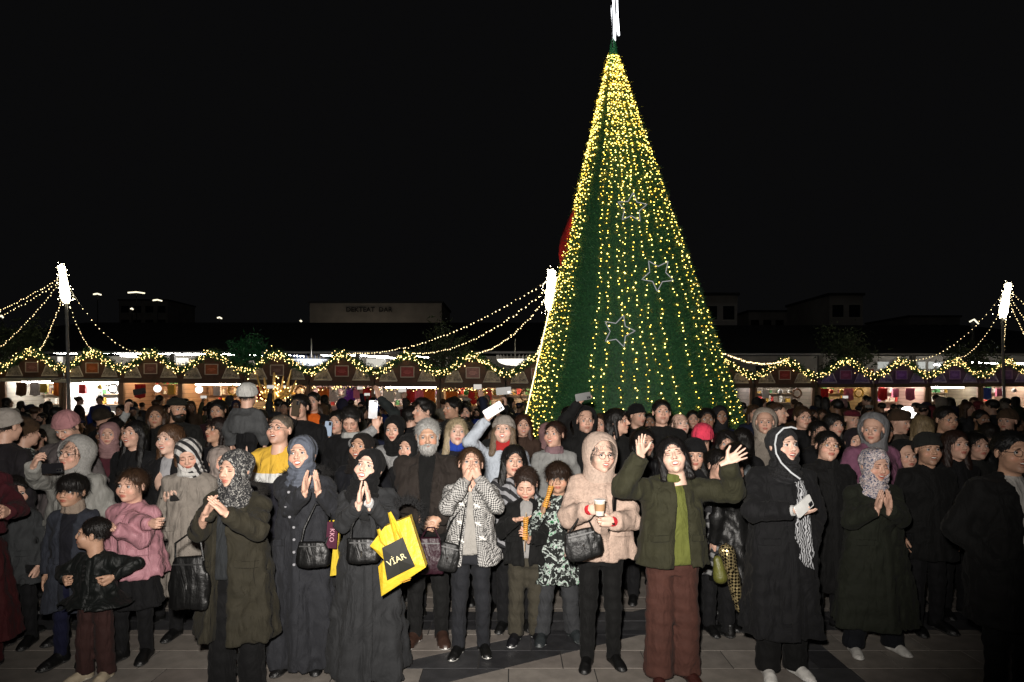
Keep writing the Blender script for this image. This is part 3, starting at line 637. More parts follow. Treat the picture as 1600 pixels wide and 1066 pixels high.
    root['_d'] = d; info = dict(root=root, s=s, sz=sz, H=H, X=X, d=d, arm=arm, hc=hc, fr=fr, coat=co, fy=fy, loc3=loc3, foot=foot); del root['_d']
    return info
# ------------------------------------------------------------------ the square: paving, night sky dome, hills
SKY = solid('night_sky', (.004, .004, .0045), 1, spec=0)
m = MB(); m.box((0, 150, -.56), (400, 400, .5)); tag(m.build('ground', solid('ground', (.10, .095, .09), .8)), kind='structure')
PAVL = [solid('paver_%d' % i, c, .55, 0, .22, 7, .25, 90) for i, c in enumerate(((.225, .20, .175), (.195, .175, .155), (.245, .22, .195), (.205, .18, .16)))]
PAVD = [solid('dark_paver', (.035, .035, .038), .4, 0, .3, 8, .25, 90), solid('dark_paver_b', (.05, .05, .053), .45, 0, .3, 8, .25, 90)]
def clip(P, a, b, c):      # keeps a*x + b*y <= c
    out = []
    for i in range(len(P)):
        p, q = P[i], P[(i+1) % len(P)]; dp, dq = a*p[0]+b*p[1]-c, a*q[0]+b*q[1]-c
        if dp <= 0: out.append(p)
        if dp * dq < 0: t = dp/(dp-dq); out.append((p[0]+t*(q[0]-p[0]), p[1]+t*(q[1]-p[1])))
    return out
def area(P): return abs(sum(P[i][0]*P[(i+1) % len(P)][1] - P[(i+1) % len(P)][0]*P[i][1] for i in range(len(P)))) / 2
BANDS = [(0, -1, -5.2, -5.62), (.485, -.874, -4.02 + .06, -4.40), (1, 0, 2.37, 2.02)]   # a, b: between c1 and c2
pav = tag(link('pavement', None), kind='structure')
pm = MB(); pm.box((0, 22.5, -.032), (30, 20.5, .028)); pj = pm.build('joint_bed', solid('joint_bed', (.03, .028, .026), .9), pav)
pieces = []
def put_piece(P, dark):
    if len(P) >= 3 and area(P) > .003: pieces.append((P, dark))
for r_ in range(0, 60):
    y0 = 3.6 + r_*.3; half = min(y0*.86 + 1.2, 17); x0 = -half - (half % .6) - (r_ % 2)*.3
    while x0 < half:
        P = [(x0+.004, y0+.004), (x0+.596, y0+.004), (x0+.596, y0+.296), (x0+.004, y0+.296)]; rest = [P]
        for (a, b, c1, c2) in BANDS:
            if (a, b) == (.485, -.874) and not (-.9 < x0 < 2.2): continue
            if (a, b) == (1, 0) and y0 > 6.4: continue
            nxt = []
            for Q in rest:
                A = clip(Q, -a, -b, -c1); B = clip(clip(Q, a, b, c1), -a, -b, -c2); C_ = clip(Q, a, b, c2)
                put_piece(B, 1)
                for t in (A, C_):
                    if len(t) >= 3: nxt.append(t)
            rest = nxt
        for Q in rest: put_piece(Q, 0)
        x0 += .6
pieces.sort(key=lambda t: sum(p[1] for p in t[0])/len(t[0]) + .15*abs(sum(p[0] for p in t[0])/len(t[0])))
rest_m = MB()
for i, (P, dk) in enumerate(pieces):
    h = random.uniform(-.0015, .0015); sft = random.randrange(4); c = np.mean(P, 0)
    if i < 298:
        m = MB(); m.poly([(p[0]-c[0], p[1]-c[1]) for p in P], -.03, h); m.build('paver', (PAVD[sft % 2] if dk else PAVL[sft]), pav, (c[0], c[1], 0))
    else: rest_m.poly(P, -.03, h, 4 + sft % 2 if dk else sft)
tag(rest_m.build('far_pavers', PAVL + PAVD, pav), kind='stuff')

# ------------------------------------------------------------------ the great light tree
D0 = 12.0
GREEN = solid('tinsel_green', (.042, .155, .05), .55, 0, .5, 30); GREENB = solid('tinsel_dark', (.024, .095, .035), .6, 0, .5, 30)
BULB = emit('warm_bulb', (1, .76, .17), 10); BULB2 = emit('amber_bulb', (1, .60, .07), 7); OLV = solid('glow_tinsel', (.34, .30, .04), .45, 0, .4, 30); WIRE = solid('green_wire', (.03, .07, .03), .6)  # olive-gold blades are added along the strings to imitate the bulbs' glow
tree = empty('christmas_tree', 'tall cone-shaped Christmas tree of green tinsel hung with rows of warm fairy lights', 'Christmas tree', (2.42, D0, 0))
AZ, BZ = 8.18, .25
def tcx(z): return 1.9 + (AZ - z) / (AZ - 2.12) * .31 - 2.42
def trr(z): return max((AZ - z) / (AZ - 2.12) * 1.71, .0)
m = MB(); n = 40; zs = np.linspace(BZ, AZ + .12, 26)
V = [[tcx(z) + (trr(min(z, AZ)) + .03)*math.cos(t), (trr(min(z, AZ)) + .03)*math.sin(t), z] for z in zs for t in np.arange(n)*2*np.pi/n]
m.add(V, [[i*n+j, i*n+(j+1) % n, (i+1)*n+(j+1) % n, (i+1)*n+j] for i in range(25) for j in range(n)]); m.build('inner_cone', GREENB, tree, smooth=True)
k = 52000; z = AZ - (AZ - BZ) * np.sqrt(rng.random(k)); t = rng.uniform(-np.pi*1.08, np.pi*.08, k); rr = np.array([trr(q) for q in z]) + .02
C = np.stack([np.array([tcx(q) for q in z]) + rr*np.cos(t), rr*np.sin(t), z], 1); Nn = np.stack([np.cos(t), np.sin(t), np.full(k, .3)], 1)
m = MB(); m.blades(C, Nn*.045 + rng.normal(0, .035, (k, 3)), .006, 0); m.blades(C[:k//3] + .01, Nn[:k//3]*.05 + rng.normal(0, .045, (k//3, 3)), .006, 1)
tag(m.build('crown', [GREEN, GREENB], tree), kind='stuff')
m = MB(); m.tube([(0, 0, 0), (0, 0, .5)], [.4, .3], 16); m.build('trunk', solid('trunk_metal', (.08,)*3, .5), tree)
m = MB(); m.tube([(tcx(AZ), 0, AZ-.3), (tcx(AZ), 0, AZ+.28)], [.14, .045], 10); m.build('tip', solid('tip_green', (.05, .3, .12), .5), tree, smooth=True)
xs_ = [910, 926, 947, 962, 979, 996, 1016, 1046, 1069, 1097, 1115, 1127]; ph_ = [math.asin(max(-1, min(1, (x - 984)/149))) for x in xs_]
ph_ += list(np.radians([-90, -86, -82, -78, -74, -70, -66, -62, -58, -53, -95, -88, -72])) + list(np.radians([-33, -20, -8, 3, 14, 28, 45, 84, 97])) + [math.radians(v) for v in (120, 150, 180, 210, 240)]
for i, p in enumerate(ph_):
    main = i < 12; dense = 12 <= i < 25; fill = 25 <= i < 34
    zb = .9 if main or dense else (4.2 + 1.2*random.random() if fill and i < 31 else .9)
    zz = np.arange(zb, AZ - .1, .088); zz = zz + rng.normal(0, .02, len(zz))
    zz = np.sort(np.append(zz, np.arange(6.3, AZ - .05, .2))); ang = -np.pi/2 + p + rng.normal(0, .012, len(zz)) + .02*np.sin(zz*2 + i)
    r2 = np.array([trr(q) for q in zz]) + .075; P = np.stack([np.array([tcx(q) for q in zz]) + r2*np.cos(ang), r2*np.sin(ang), zz], 1)
    P += rng.normal(0, .012, P.shape); m = MB(); m.tube(P, .004, 3, 0, False); m.blobs(P, rng.uniform(.0075, .0135, len(P)), 1)
    m.mt[-1][:] = 1 + (rng.random(len(P)) < .35).repeat(8); kk = len(P)*9; ii = rng.integers(0, len(P), kk); m.blades(P[ii] + rng.normal(0, .03, (kk, 3)) - np.stack([np.cos(ang[ii]), np.sin(ang[ii]), 0*ii], 1)*.035, rng.normal(0, .03, (kk, 3)), .005, 3); m.build('light_string', [WIRE, BULB, BULB2, OLV], tree)
# drape of bright ribbon light on the tree's left edge
m = MB(); zz = np.linspace(3.95, 1.3, 30); P = [(tcx(q) - (trr(q)+.12)*math.cos(.16), -(trr(q)+.12)*math.sin(.16), q) for q in zz]
m.tube(P, .010, 5); m.build('light_ribbon', emit('white_ribbon', (1, .85, .5), 3), tree)
STARW = emit('star_tube', (1, 1, 1), .34, 'NONE'); nt, b_ = nodes(STARW)  # faint emission put in so the star outlines stay white beside warm bulbs
for (px, py, r, a0, lb) in ((987, 326, 24, .08, 'white wire star outline hanging highest on the light tree'), (1027, 430, 26, .66, 'white wire star outline hanging in the middle on the right of the light tree'), (966, 518, 26, .30, 'white wire star outline hanging lowest on the light tree')):
    z = at(px, py, D0-1)[2]; q = at(px, py, D0 - trr(z) - .12); s_ = (D0 - trr(z) - .12) / F
    P = [(r*s_*(1 if j % 2 == 0 else .5)*math.sin(a0 + j*np.pi/5), -.04 + .01*(j % 2) , r*s_*(1 if j % 2 == 0 else .5)*math.cos(a0 + j*np.pi/5)) for j in range(11)]
    Pf = []
    for u, v in zip(P[:-1], P[1:]): Pf += [tuple(np.array(u)*(1-w) + np.array(v)*w) for w in (0, .15, .5, .85)]
    Pf.append(P[-1]); m = MB(); m.tube(Pf, .0075, 5, 0, False); tag(m.build('star_ornament', STARW, None, tuple(q), smooth=True), lb, 'ornament', 'wire stars on the tree')
m = MB(); ang = R(76)
for rr_, rad in ((1.0, .02), (.86, .012)):
    P = [(rr_*(1 if j % 2 == 0 else .42)*math.sin(np.pi + j*np.pi/5)*math.cos(ang), rr_*(1 if j % 2 == 0 else .42)*math.sin(np.pi + j*np.pi/5)*math.sin(ang), rr_*(1 if j % 2 == 0 else .42)*math.cos(np.pi + j*np.pi/5)) for j in range(11)]
    m.tube(P, rad, 5, 0, False)
tp_ = empty('star_topper', 'big white neon star seen edge-on at the very tip of the light tree', 'star', (1.93, D0, 9.35))
m.build('light_tube', emit('white_neon', (.95, .97, 1), 5), tp_); m2 = MB(); m2.tube([(-.0, 0, -1.05), (0, 0, -.4)], .025, 6); m2.tube([(-.06, -.1, -1.1), (-.09, -.1, -.3)], .012, 5); m2.build('bracket', SM_, tp_)
m = MB(); g_ = []
for i in range(13):
    for j in range(7):
        v = i/12; u = j/6; w = .12 + .15*math.sin(np.pi*min(1, v*1.1))*(.6 + .4*v); base_ = at(905 - 19*v, 326 + 92*v, D0 - .2); g_.append((base_[0] - u*w, base_[1] + .06*math.sin(6*u + 4*v) + .1*u, base_[2] - .1*u*v))
m.add(g_, [[i*7+j, i*7+j+1, (i+1)*7+j+1, (i+1)*7+j] for i in range(12) for j in range(6)])
fo_ = m.build('flag', cloth('wool', (.55, .02, .02)), None, smooth=True); tag(fo_, 'red cloth flag showing behind the left edge of the light tree', 'flag'); md = fo_.modifiers.new('t', 'SOLIDIFY'); md.thickness = .01

# ------------------------------------------------------------------ market stalls
BROWN = solid('stall_brown', (.12, .062, .042), .7, 0, .25, 6, .3, 40); BROWND = solid('stall_dark', (.10, .065, .045), .7, 0, .2, 5)
BEIGE = solid('panel_beige', (.42, .36, .29), .7, 0, .5, 9); GREY = solid('roof_felt', (.09, .09, .095), .8)
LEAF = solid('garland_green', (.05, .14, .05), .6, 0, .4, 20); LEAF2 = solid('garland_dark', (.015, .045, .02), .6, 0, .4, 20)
GBULB = emit('garland_bulb', (1, .68, .24), 9)
def planks(col, i):
    k = ('planks', i, tuple(col))
    if k in MC: return MC[k]
    m = base('wall_planks', col, .7); nt, b = nodes(m); tc = N(nt, 'ShaderNodeTexCoord'); br = N(nt, 'ShaderNodeTexBrick', Scale=1.0)
    mp = N(nt, 'ShaderNodeMapping'); mp.inputs['Rotation'].default_value = (R(90), 0, 0); L(nt, tc, 'Object', mp, 0); L(nt, mp, 0, br, 0)
    br.inputs['Brick Width'].default_value = 3; br.inputs['Row Height'].default_value = .14; br.inputs['Mortar Size'].default_value = .006; c = np.array(col)
    br.inputs[1].default_value = (*c, 1); br.inputs[2].default_value = (*(c*.8), 1); br.inputs[3].default_value = (*(c*.3), 1); L(nt, br, 0, b, 'Base Color'); MC[k] = m; return m
def yb(px): return 594.5 + 13*px/840 if px < 900 else 606 - 2*(px-1150)/450
def outline(u):      # height of the scalloped fascia above its foot, u = -1..1 across the stall
    return .46 + .52*(.5 + .5*math.cos(np.pi*u))**1.1
TEXTS = []
def text_obj(name, body, size, loc, rot, mat, parent=None, ext=.002, align='CENTER'):
    cu = bpy.data.curves.new(name, 'FONT'); cu.body = body; cu.size = size; cu.extrude = ext; cu.align_x = align; cu.align_y = 'CENTER'; cu.resolution_u = 2
    o = bpy.data.objects.new(name, cu); COL.objects.link(o); o.data.materials.append(mat); o.location = loc; o.rotation_euler = rot
    if parent: o.parent = parent
    TEXTS.append(o); return o
def stall(px, D, w, zb, signc, wallc, lampst, lampc, label, purple=0, white=0, underg=0):
    X = (px - 800)*D/F; root = empty('market_stall', label, 'market stall', (X, D, 0), 0, 'row of wooden market stalls'); h = w/2
    sp = .62 if purple else 1
    fm = solid('stall_plum', (.09, .05, .13), .7, 0, .2, 6) if purple else BROWN
    us = np.linspace(-1, 1, 25); P = [(u*h, zb + outline(u)) for u in us[::-1]] + [(-h, zb + .12), (h, zb + .12)]
    # fascia: strips so the concave outline stays sound
    m = MB()
    for a, b in zip(us[:-1], us[1:]):
        za, zc = zb + outline(a) - .03, zb + outline(b) - .03
        V = [[a*h, -.03, zb+.12], [b*h, -.03, zb+.12], [b*h, -.03, zc], [a*h, -.03, za], [a*h, .03, zb+.12], [b*h, .03, zb+.12], [b*h, .03, zc], [a*h, .03, za]]
        m.add(V, [[0, 1, 2, 3], [5, 4, 7, 6], [3, 2, 6, 7], [1, 0, 4, 5]])
    m.build('fascia', fm, root)
    m = MB(); m.box((0, -.06, zb + .06), (h, .07, .065)); m.build('beam', BROWND if not white else GREY, root)
    m = MB(); m.box((0, -.05, zb + .47), (.205, .015, .165)); f_ = m.build('sign', solid('sign_board', signc, .5, 0, .2, 12), root)
    m = MB()
    for (cx, cz, hx, hz) in ((0, zb+.635, .215, .012), (0, zb+.305, .215, .012), (-.21, zb+.47, .012, .177), (.21, zb+.47, .012, .177)): m.box((cx, -.072, cz), (hx, .012, hz))
    m.build('sign_frame', solid('sign_frame', (.62, .54, .46) if not purple else (.3, .2, .4), .6), f_)
    m = MB()
    for j, (wd, zz) in enumerate(((.10, .50), (.13, .46), (.08, .42))): m.box((0, -.068, zb + zz), (wd, .003, .008))
    m.build('lettering', solid('sign_text', tuple(min(1, c*1.8 + .08) for c in signc), .6), f_)
    pc = BEIGE if not purple else solid('panel_violet', (.22, .17, .42), .6, 0, .4, 9)
    for sg in (-1, 1):
        tr = [(sg*.16*w, zb+.18), (sg*.435*w, zb+.18), (sg*.40*w, zb+.36), (sg*.30*w, zb+.52), (sg*.235*w, zb+.52)]
        if sg > 0: tr = tr[::-1]
        m = MB(); m.poly(tr, -.05, -.035, 0, 1); pn = m.build('gable_panel', pc, root)
        m = MB(); T = tr + [tr[0]]; m.tube([(a, -.06, c) for a, c in T], .022, 4, 0, False); m.build('panel_frame', solid('panel_frame', (.68, .62, .54) if not purple else (.36, .32, .5), .6), pn)
        g = np.random.default_rng(abs(int(px)*3 + sg)); m = MB()
        for q in range(5):
            c = (sg*(.2 + .045*q)*w, zb + .25 + .06*g.random()); th = np.linspace(0, 4.6, 9) + g.random()*6; m.tube([(c[0] + .05*math.cos(a)*(1-.08*a), -.06, c[1] + .05*math.sin(a)*(1-.08*a)) for a in th], .007, 4, 0, False)
        m.build('scroll_relief', solid('scroll', (.10, .075, .06) if not purple else (.1, .07, .22), .6), pn)
    # roof, floor plan 1.9 m deep, posts, counter, back wall
    m = MB(); nseg = 12; V = []
    for i in range(nseg + 1):
        u = -1 + 2*i/nseg; zr = zb + outline(u)*.45 + .06; V += [[u*h, .03, zr], [u*h, 2.0, zr - .12], [u*h, .03, zr - .05], [u*h, 2.0, zr - .17]]
    m.add(V, [q for i in range(nseg) for q in ([4*i, 4*i+4, 4*i+5, 4*i+1], [4*i+2, 4*i+3, 4*i+7, 4*i+6], [4*i, 4*i+2, 4*i+6, 4*i+4])]); m.build('roof', GREY, root)
    m = MB(); m.box((0, 1.9, (zb+.3)/2), (h - .01, .03, (zb+.3)/2)); m.build('back_wall', planks(wallc, int(px) % 3), root)
    for sg in (-1, 1):
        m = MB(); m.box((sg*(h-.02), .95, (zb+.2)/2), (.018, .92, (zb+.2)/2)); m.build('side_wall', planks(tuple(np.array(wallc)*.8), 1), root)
        m = MB(); m.box((sg*(h-.05), -.02, zb/2), (.045, .045, zb/2)); m.build('post', solid('post_wood', (.28, .17, .11), .7), root)
    m = MB(); m.box((0, .05, .92), (h - .1, .22, .025)); ct_ = m.build('counter', solid('counter_wood', (.35, .22, .13), .6), root)
    m = MB()
    for i in range(8): m.box((-h + .2 + i*(w-.4)/7, .12, .45), ((w-.4)/14 - .006, .012, .44))
    m.build('counter_front', BROWN, ct_)
    m = MB(); zt = zb - .02 if white or int(px) in (1490, 637, 332) else zb + .16; m.tube([(-h*.8, .6, zt), (h*.8, .6, zt)], .035 if not white else .06, 8); m.build('tube_light', emit('stall_lamp', lampc, lampst*7), root)
    if white:
        m = MB(); m.add([[-h*1.05, -.9, zb-.02], [h*1.05, -.9, zb+.0], [h, 0, zb+.12], [-h, 0, zb+.12]], [[0, 1, 2, 3]]); aw = m.build('awning', solid('awning', (.35, .36, .38), .8), root)
        md = aw.modifiers.new('t', 'SOLIDIFY'); md.thickness = .02
    g = np.random.default_rng(abs(int(px)) + 9); m = MB()
    for zz in (1.25, 1.62, 1.98): m.box((0, 1.72, zz), (h - .12, .14, .012))
    m.build('shelf', solid('shelf_wood', (.3, .2, .12), .7), root)
    m = MB()
    for zz in (1.27, 1.64, 2.0):
        x = -h + .2
        while x < h - .2:
            w_ = g.uniform(.03, .11); hh_ = g.uniform(.06, .26)
            if g.random() < .78: m.box((x + w_, 1.68 + g.uniform(-.05, .05), zz + hh_/2), (w_*.85, .05, hh_/2), int(g.integers(0, 6)))
            x += 2*w_ + .02
    pal = [(.55, .05, .04), (.6, .5, .4), (.75, .7, .62), (.08, .25, .08), (.6, .35, .06), (.3, .12, .3) if underg or purple else (.25, .15, .1)]
    tag(m.build('stock', [solid('stock_%d' % i_, c_, .5) for i_, c_ in enumerate(pal)], root), kind='stuff')
    # garland along the scalloped edge with its bulbs
    g = np.random.default_rng(abs(int(px))); k = 2300; u = g.uniform(-1, 1, k); zc = np.array([zb + outline(v) for v in u]); C = np.stack([u*h, -.08 + g.normal(0, .05, k), zc + g.normal(0, .075, k)], 1)
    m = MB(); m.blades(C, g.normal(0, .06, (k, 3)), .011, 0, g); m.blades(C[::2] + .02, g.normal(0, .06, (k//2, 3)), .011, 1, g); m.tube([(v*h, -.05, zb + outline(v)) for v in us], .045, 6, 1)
    tag(m.build('garland', [LEAF, LEAF2], root), kind='stuff')
    k = 84; u = np.linspace(-1, 1, k) + g.normal(0, .03, k); u = np.concatenate([u, g.normal(0, .1, 8)]); C = np.stack([u*h, -.15 + g.normal(0, .03, len(u)), np.array([zb + outline(v) for v in u]) + g.normal(0, .085, len(u))], 1)
    m = MB(); m.blobs(C, g.uniform(.010, .019, len(u)), 0); tag(m.build('fairy_lights', GBULB, root), kind='stuff')
    if underg:
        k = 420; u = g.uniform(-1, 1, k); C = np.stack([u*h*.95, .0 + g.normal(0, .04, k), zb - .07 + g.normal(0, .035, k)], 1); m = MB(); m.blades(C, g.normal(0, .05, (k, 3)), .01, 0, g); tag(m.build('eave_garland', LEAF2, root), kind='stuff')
        m = MB(); m.blobs(C[:26] + [0, -.07, 0], .014, 0); tag(m.build('eave_lights', GBULB, root), kind='stuff')
    return root, X, D, zb, h
GOODS = []
def good(kind, x, y, z, col, label, sc=1.0):
    m = MB(); g = random
    if kind == 'hanging_cloth':
        wd, ht = .16*sc, .42*sc; G = [(-wd + 2*wd*j/6, .025*math.sin(j*2.1 + i*.6), -ht*i/6*(1 - .12*abs(j-3)/3)) for i in range(7) for j in range(7)]; m.add(G, [[i*7+j, i*7+j+1, (i+1)*7+j+1, (i+1)*7+j] for i in range(6) for j in range(6)])
        m.tube([(-wd, 0, .0), (wd, 0, .0)], .012, 5)
    elif kind == 'wreath':
        k = 260; t = rng.uniform(0, 2*np.pi, k); C = np.stack([.14*sc*np.cos(t), rng.normal(0, .02, k), .14*sc*np.sin(t) - .16], 1); m.blades(C, rng.normal(0, .045, (k, 3)), .01); m.tube([(.14*sc*math.cos(a), 0, .14*sc*math.sin(a) - .16) for a in np.linspace(0, 2*np.pi, 17)], .03, 6)
    elif kind == 'bauble':
        n_ = 10; V = [(.075*sc*math.sin(a)*math.cos(b), .075*sc*math.sin(a)*math.sin(b), -.1 - .075*sc*math.cos(a)) for a in np.linspace(.05, np.pi-.05, 8) for b in np.arange(n_)*2*np.pi/n_]; m.add(V, [[i*n_+j, i*n_+(j+1) % n_, (i+1)*n_+(j+1) % n_, (i+1)*n_+j] for i in range(7) for j in range(n_)]); m.tube([(0, 0, -.03), (0, 0, .05)], .006, 4)
    elif kind == 'gift_bag':
        m.box((0, 0, -.18), (.1*sc, .05, .14*sc)); m.tube([(-.05, 0, -.05), (-.04, 0, .02), (.04, 0, .02), (.05, 0, -.05)], .006, 4)
    elif kind == 'paper_lantern':
        V = [(.11*sc*math.sin(a)*math.cos(b)*(1 if j_ % 2 else .93), .11*sc*math.sin(a)*math.sin(b), -.14 - .11*sc*math.cos(a)) for j_, a in enumerate(np.linspace(.2, np.pi-.2, 9)) for b in np.arange(10)*2*np.pi/10]; m.add(V, [[i*10+j, i*10+(j+1) % 10, (i+1)*10+(j+1) % 10, (i+1)*10+j] for i in range(8) for j in range(10)])
    mt = emit('lantern_' + label[:5], col, 2.2) if kind == 'paper_lantern' else cloth('wool', col) if kind == 'hanging_cloth' else solid(kind, col, .35 if kind == 'bauble' else .6)
    tag(m.build(kind, mt, None, (x, y, z), smooth=kind != 'gift_bag'), label, {'hanging_cloth': 'scarf', 'wreath': 'wreath', 'bauble': 'bauble', 'gift_bag': 'bag', 'paper_lantern': 'lantern'}[kind], 'goods hung up in the market stalls')
WARM = (1, .72, .42); WHITE = (1, .97, .92)
RED, PNK, ORG = (.30, .04, .035), (.38, .17, .15), (.42, .11, .03)
SP = [(-38, 22.3, (.25,.1,.08), (.5,.4,.4), 7, WARM, 'wooden stall cut by the left edge of the view', 0, 0, 0),
      (52, 22.0, (.30,.13,.11), (.55,.50,.42), 9, WHITE, 'wooden stall under the left lamp pole with a pale beige interior and grey awning', 0, 1, 0),
      (146, 21.7, ORG, (.82,.8,.78), 26, WHITE, 'wooden stall with orange sign and dazzling white interior under a grey awning', 0, 1, 0),
      (237, 21.4, (.22,.09,.07), (.62,.38,.26), 8, WARM, 'wooden stall with dull brown sign and salmon coloured planked interior', 0, 0, 0),
      (332, 21.1, (.42,.12,.05), (.60,.36,.22), 8, WARM, 'wooden stall with red topped sign and honey wood interior behind the white-hatted child', 0, 0, 0),
      (434, 20.8, (.20,.11,.09), (.66,.52,.38), 9, WARM, 'wooden stall with pale brown sign behind the golden antler decoration', 0, 0, 0),
      (535, 20.6, RED, (.6,.45,.45), 8, (1,.75,.6), 'wooden stall with deep red sign and many coloured ribbons inside', 0, 0, 1),
      (637, 20.4, (.36,.05,.045), (.66,.56,.52), 9, (1,.85,.7), 'wooden stall with bright red sign and white scarves hung inside', 0, 0, 1),
      (739, 20.2, PNK, (.58,.42,.3), 8, WARM, 'wooden stall with faded pink sign and red and green ornaments inside', 0, 0, 1),
      (841, 20.0, (.40,.08,.05), (.7,.6,.5), 8, WARM, 'wooden stall with orange red sign half hidden by the left edge of the light tree', 0, 0, 0),
      (1128, 23.6, (.30,.1,.08), (.3,.25,.22), 7, WHITE, 'wooden stall half hidden by the right edge of the light tree with white globe lamps', 0, 0, 0),
      (1225, 24.0, (.36,.05,.045), (.32,.26,.2), 6, WHITE, 'wooden stall with red sign and dim brown interior right of the light tree', 0, 0, 0),
      (1320, 24.4, (.30,.07,.20), (.4,.33,.2), 8, WARM, 'plum coloured stall with pinkish sign and red and yellow goods inside', 1, 0, 0),
      (1407, 24.8, (.20,.07,.42), (.7,.5,.42), 16, (1,.85,.75), 'plum coloured stall with plain violet sign and pink white lit interior', 1, 0, 0),
      (1490, 25.2, (.17,.08,.36), (.38,.30,.2), 9, WHITE, 'plum coloured stall with framed violet sign and long white lamp', 1, 0, 0),
      (1571, 25.6, (.16,.09,.28), (.6,.42,.3), 13, (1,.9,.8), 'plum coloured stall with dark violet sign near the right edge of the view', 1, 0, 0),
      (1652, 26.0, (.2,.1,.2), (.5,.4,.3), 5, WARM, 'plum coloured stall cut by the right edge of the view', 1, 0, 0)]
STALLS = []
for i, (px, D, sc_, wc, ls_, lc, lb, pu, wh, ug) in enumerate(SP):
    j = i if i not in (9, 16) else i - 1; 
    w = abs(SP[j+1][0] - SP[j][0])*D/F*.985 if i not in (9, 10, 16) else (101 if i == 9 else 95 if i == 10 else 82)*D/F*.985
    STALLS.append(stall(px, D, w, 2 - (yb(px) - 600)*D/F, sc_, wc, ls_, lc, lb, pu, wh, ug))
CN = {'red': (.55, .03, .03), 'orange': (.75, .18, .03), 'green': (.05, .3, .06), 'white': (.75, .72, .7), 'purple': (.2, .05, .45), 'gold': (.6, .42, .08), 'pink': (.7, .2, .3), 'blue': (.05, .12, .5), 'brown': (.2, .1, .05)}
SHORT = {1: 'in the stall under the left lamp pole', 2: 'in the dazzling white stall', 3: 'in the stall with salmon planks', 4: 'in the stall with honey wood inside', 5: 'in the stall behind the golden antlers', 6: 'in the stall with deep red sign', 7: 'in the stall with bright red sign', 8: 'in the stall with faded pink sign', 9: 'in the stall beside the tree\'s left edge', 10: 'in the stall beside the tree\'s right edge', 12: 'in the plum stall with pinkish sign', 13: 'in the plum stall with plain violet sign', 15: 'in the plum stall with dark violet sign', 0: 'in the stall at the left edge of the view', 11: 'in the dim stall right of the light tree'}
HG = {0: [('hanging_cloth', 'blue'), ('hanging_cloth', 'brown'), ('hanging_cloth', 'white')], 3: [('hanging_cloth', 'red'), ('paper_lantern', 'white'), ('gift_bag', 'gold')], 4: [('paper_lantern', 'white'), ('gift_bag', 'white'), ('wreath', 'gold')],
      5: [('hanging_cloth', 'red'), ('bauble', 'gold'), ('gift_bag', 'white'), ('wreath', 'brown')], 6: [('hanging_cloth', 'orange'), ('hanging_cloth', 'white'), ('wreath', 'white'), ('hanging_cloth', 'purple'), ('gift_bag', 'pink'), ('hanging_cloth', 'red')],
      7: [('hanging_cloth', 'white'), ('gift_bag', 'white'), ('hanging_cloth', 'red'), ('hanging_cloth', 'pink'), ('hanging_cloth', 'orange')], 8: [('hanging_cloth', 'orange'), ('bauble', 'red'), ('bauble', 'green'), ('hanging_cloth', 'red'), ('wreath', 'gold'), ('gift_bag', 'red'), ('bauble', 'gold')],
      9: [('wreath', 'brown'), ('gift_bag', 'orange')], 10: [('paper_lantern', 'white'), ('bauble', 'white'), ('bauble', 'blue')], 11: [('gift_bag', 'white'), ('bauble', 'white'), ('wreath', 'brown')], 12: [('hanging_cloth', 'red'), ('bauble', 'red'), ('bauble', 'gold'), ('hanging_cloth', 'pink'), ('wreath', 'gold')],
      13: [('hanging_cloth', 'red'), ('gift_bag', 'pink'), ('hanging_cloth', 'pink')], 1: [('hanging_cloth', 'brown'), ('hanging_cloth', 'white'), ('gift_bag', 'gold'), ('hanging_cloth', 'orange')], 2: [('gift_bag', 'red'), ('bauble', 'gold'), ('wreath', 'white')], 15: [('hanging_cloth', 'blue'), ('gift_bag', 'pink'), ('bauble', 'white')]}
NM = {'hanging_cloth': 'scarf', 'wreath': 'wreath', 'bauble': 'bauble', 'gift_bag': 'paper gift bag', 'paper_lantern': 'lantern'}
for si, L_ in HG.items():
    _, X, D, zb, h = STALLS[si]
    for q, (kd, cn) in enumerate(L_): good(kd, X - h*.8 + 1.6*h*(q + .5)/len(L_), D + .25 + .1*(q % 2), zb - .06, CN[cn], '%s %s hung up %s' % (cn, NM[kd], SHORT[si]), 1.15)
# string of two round lamps and a lit ring behind the crowd on the right
m = MB(); m.tube([(.17*math.cos(a), 0, .17*math.sin(a)) for a in np.linspace(0, 2*np.pi, 20)], .055, 8); t_ = at(1418, 649, 16); tag(m.build('ring_light', emit('ring', (1, .96, .88), 5), None, tuple(t_), smooth=True), 'glowing white ring light behind the crowd before the plum stalls', 'ring light')
m = MB(); m.tube([(0, 0, -.17), (0, 0, -t_[2])], .018, 6); o_ = m.build('stand', SM_, bpy.data.objects['ring_light'])
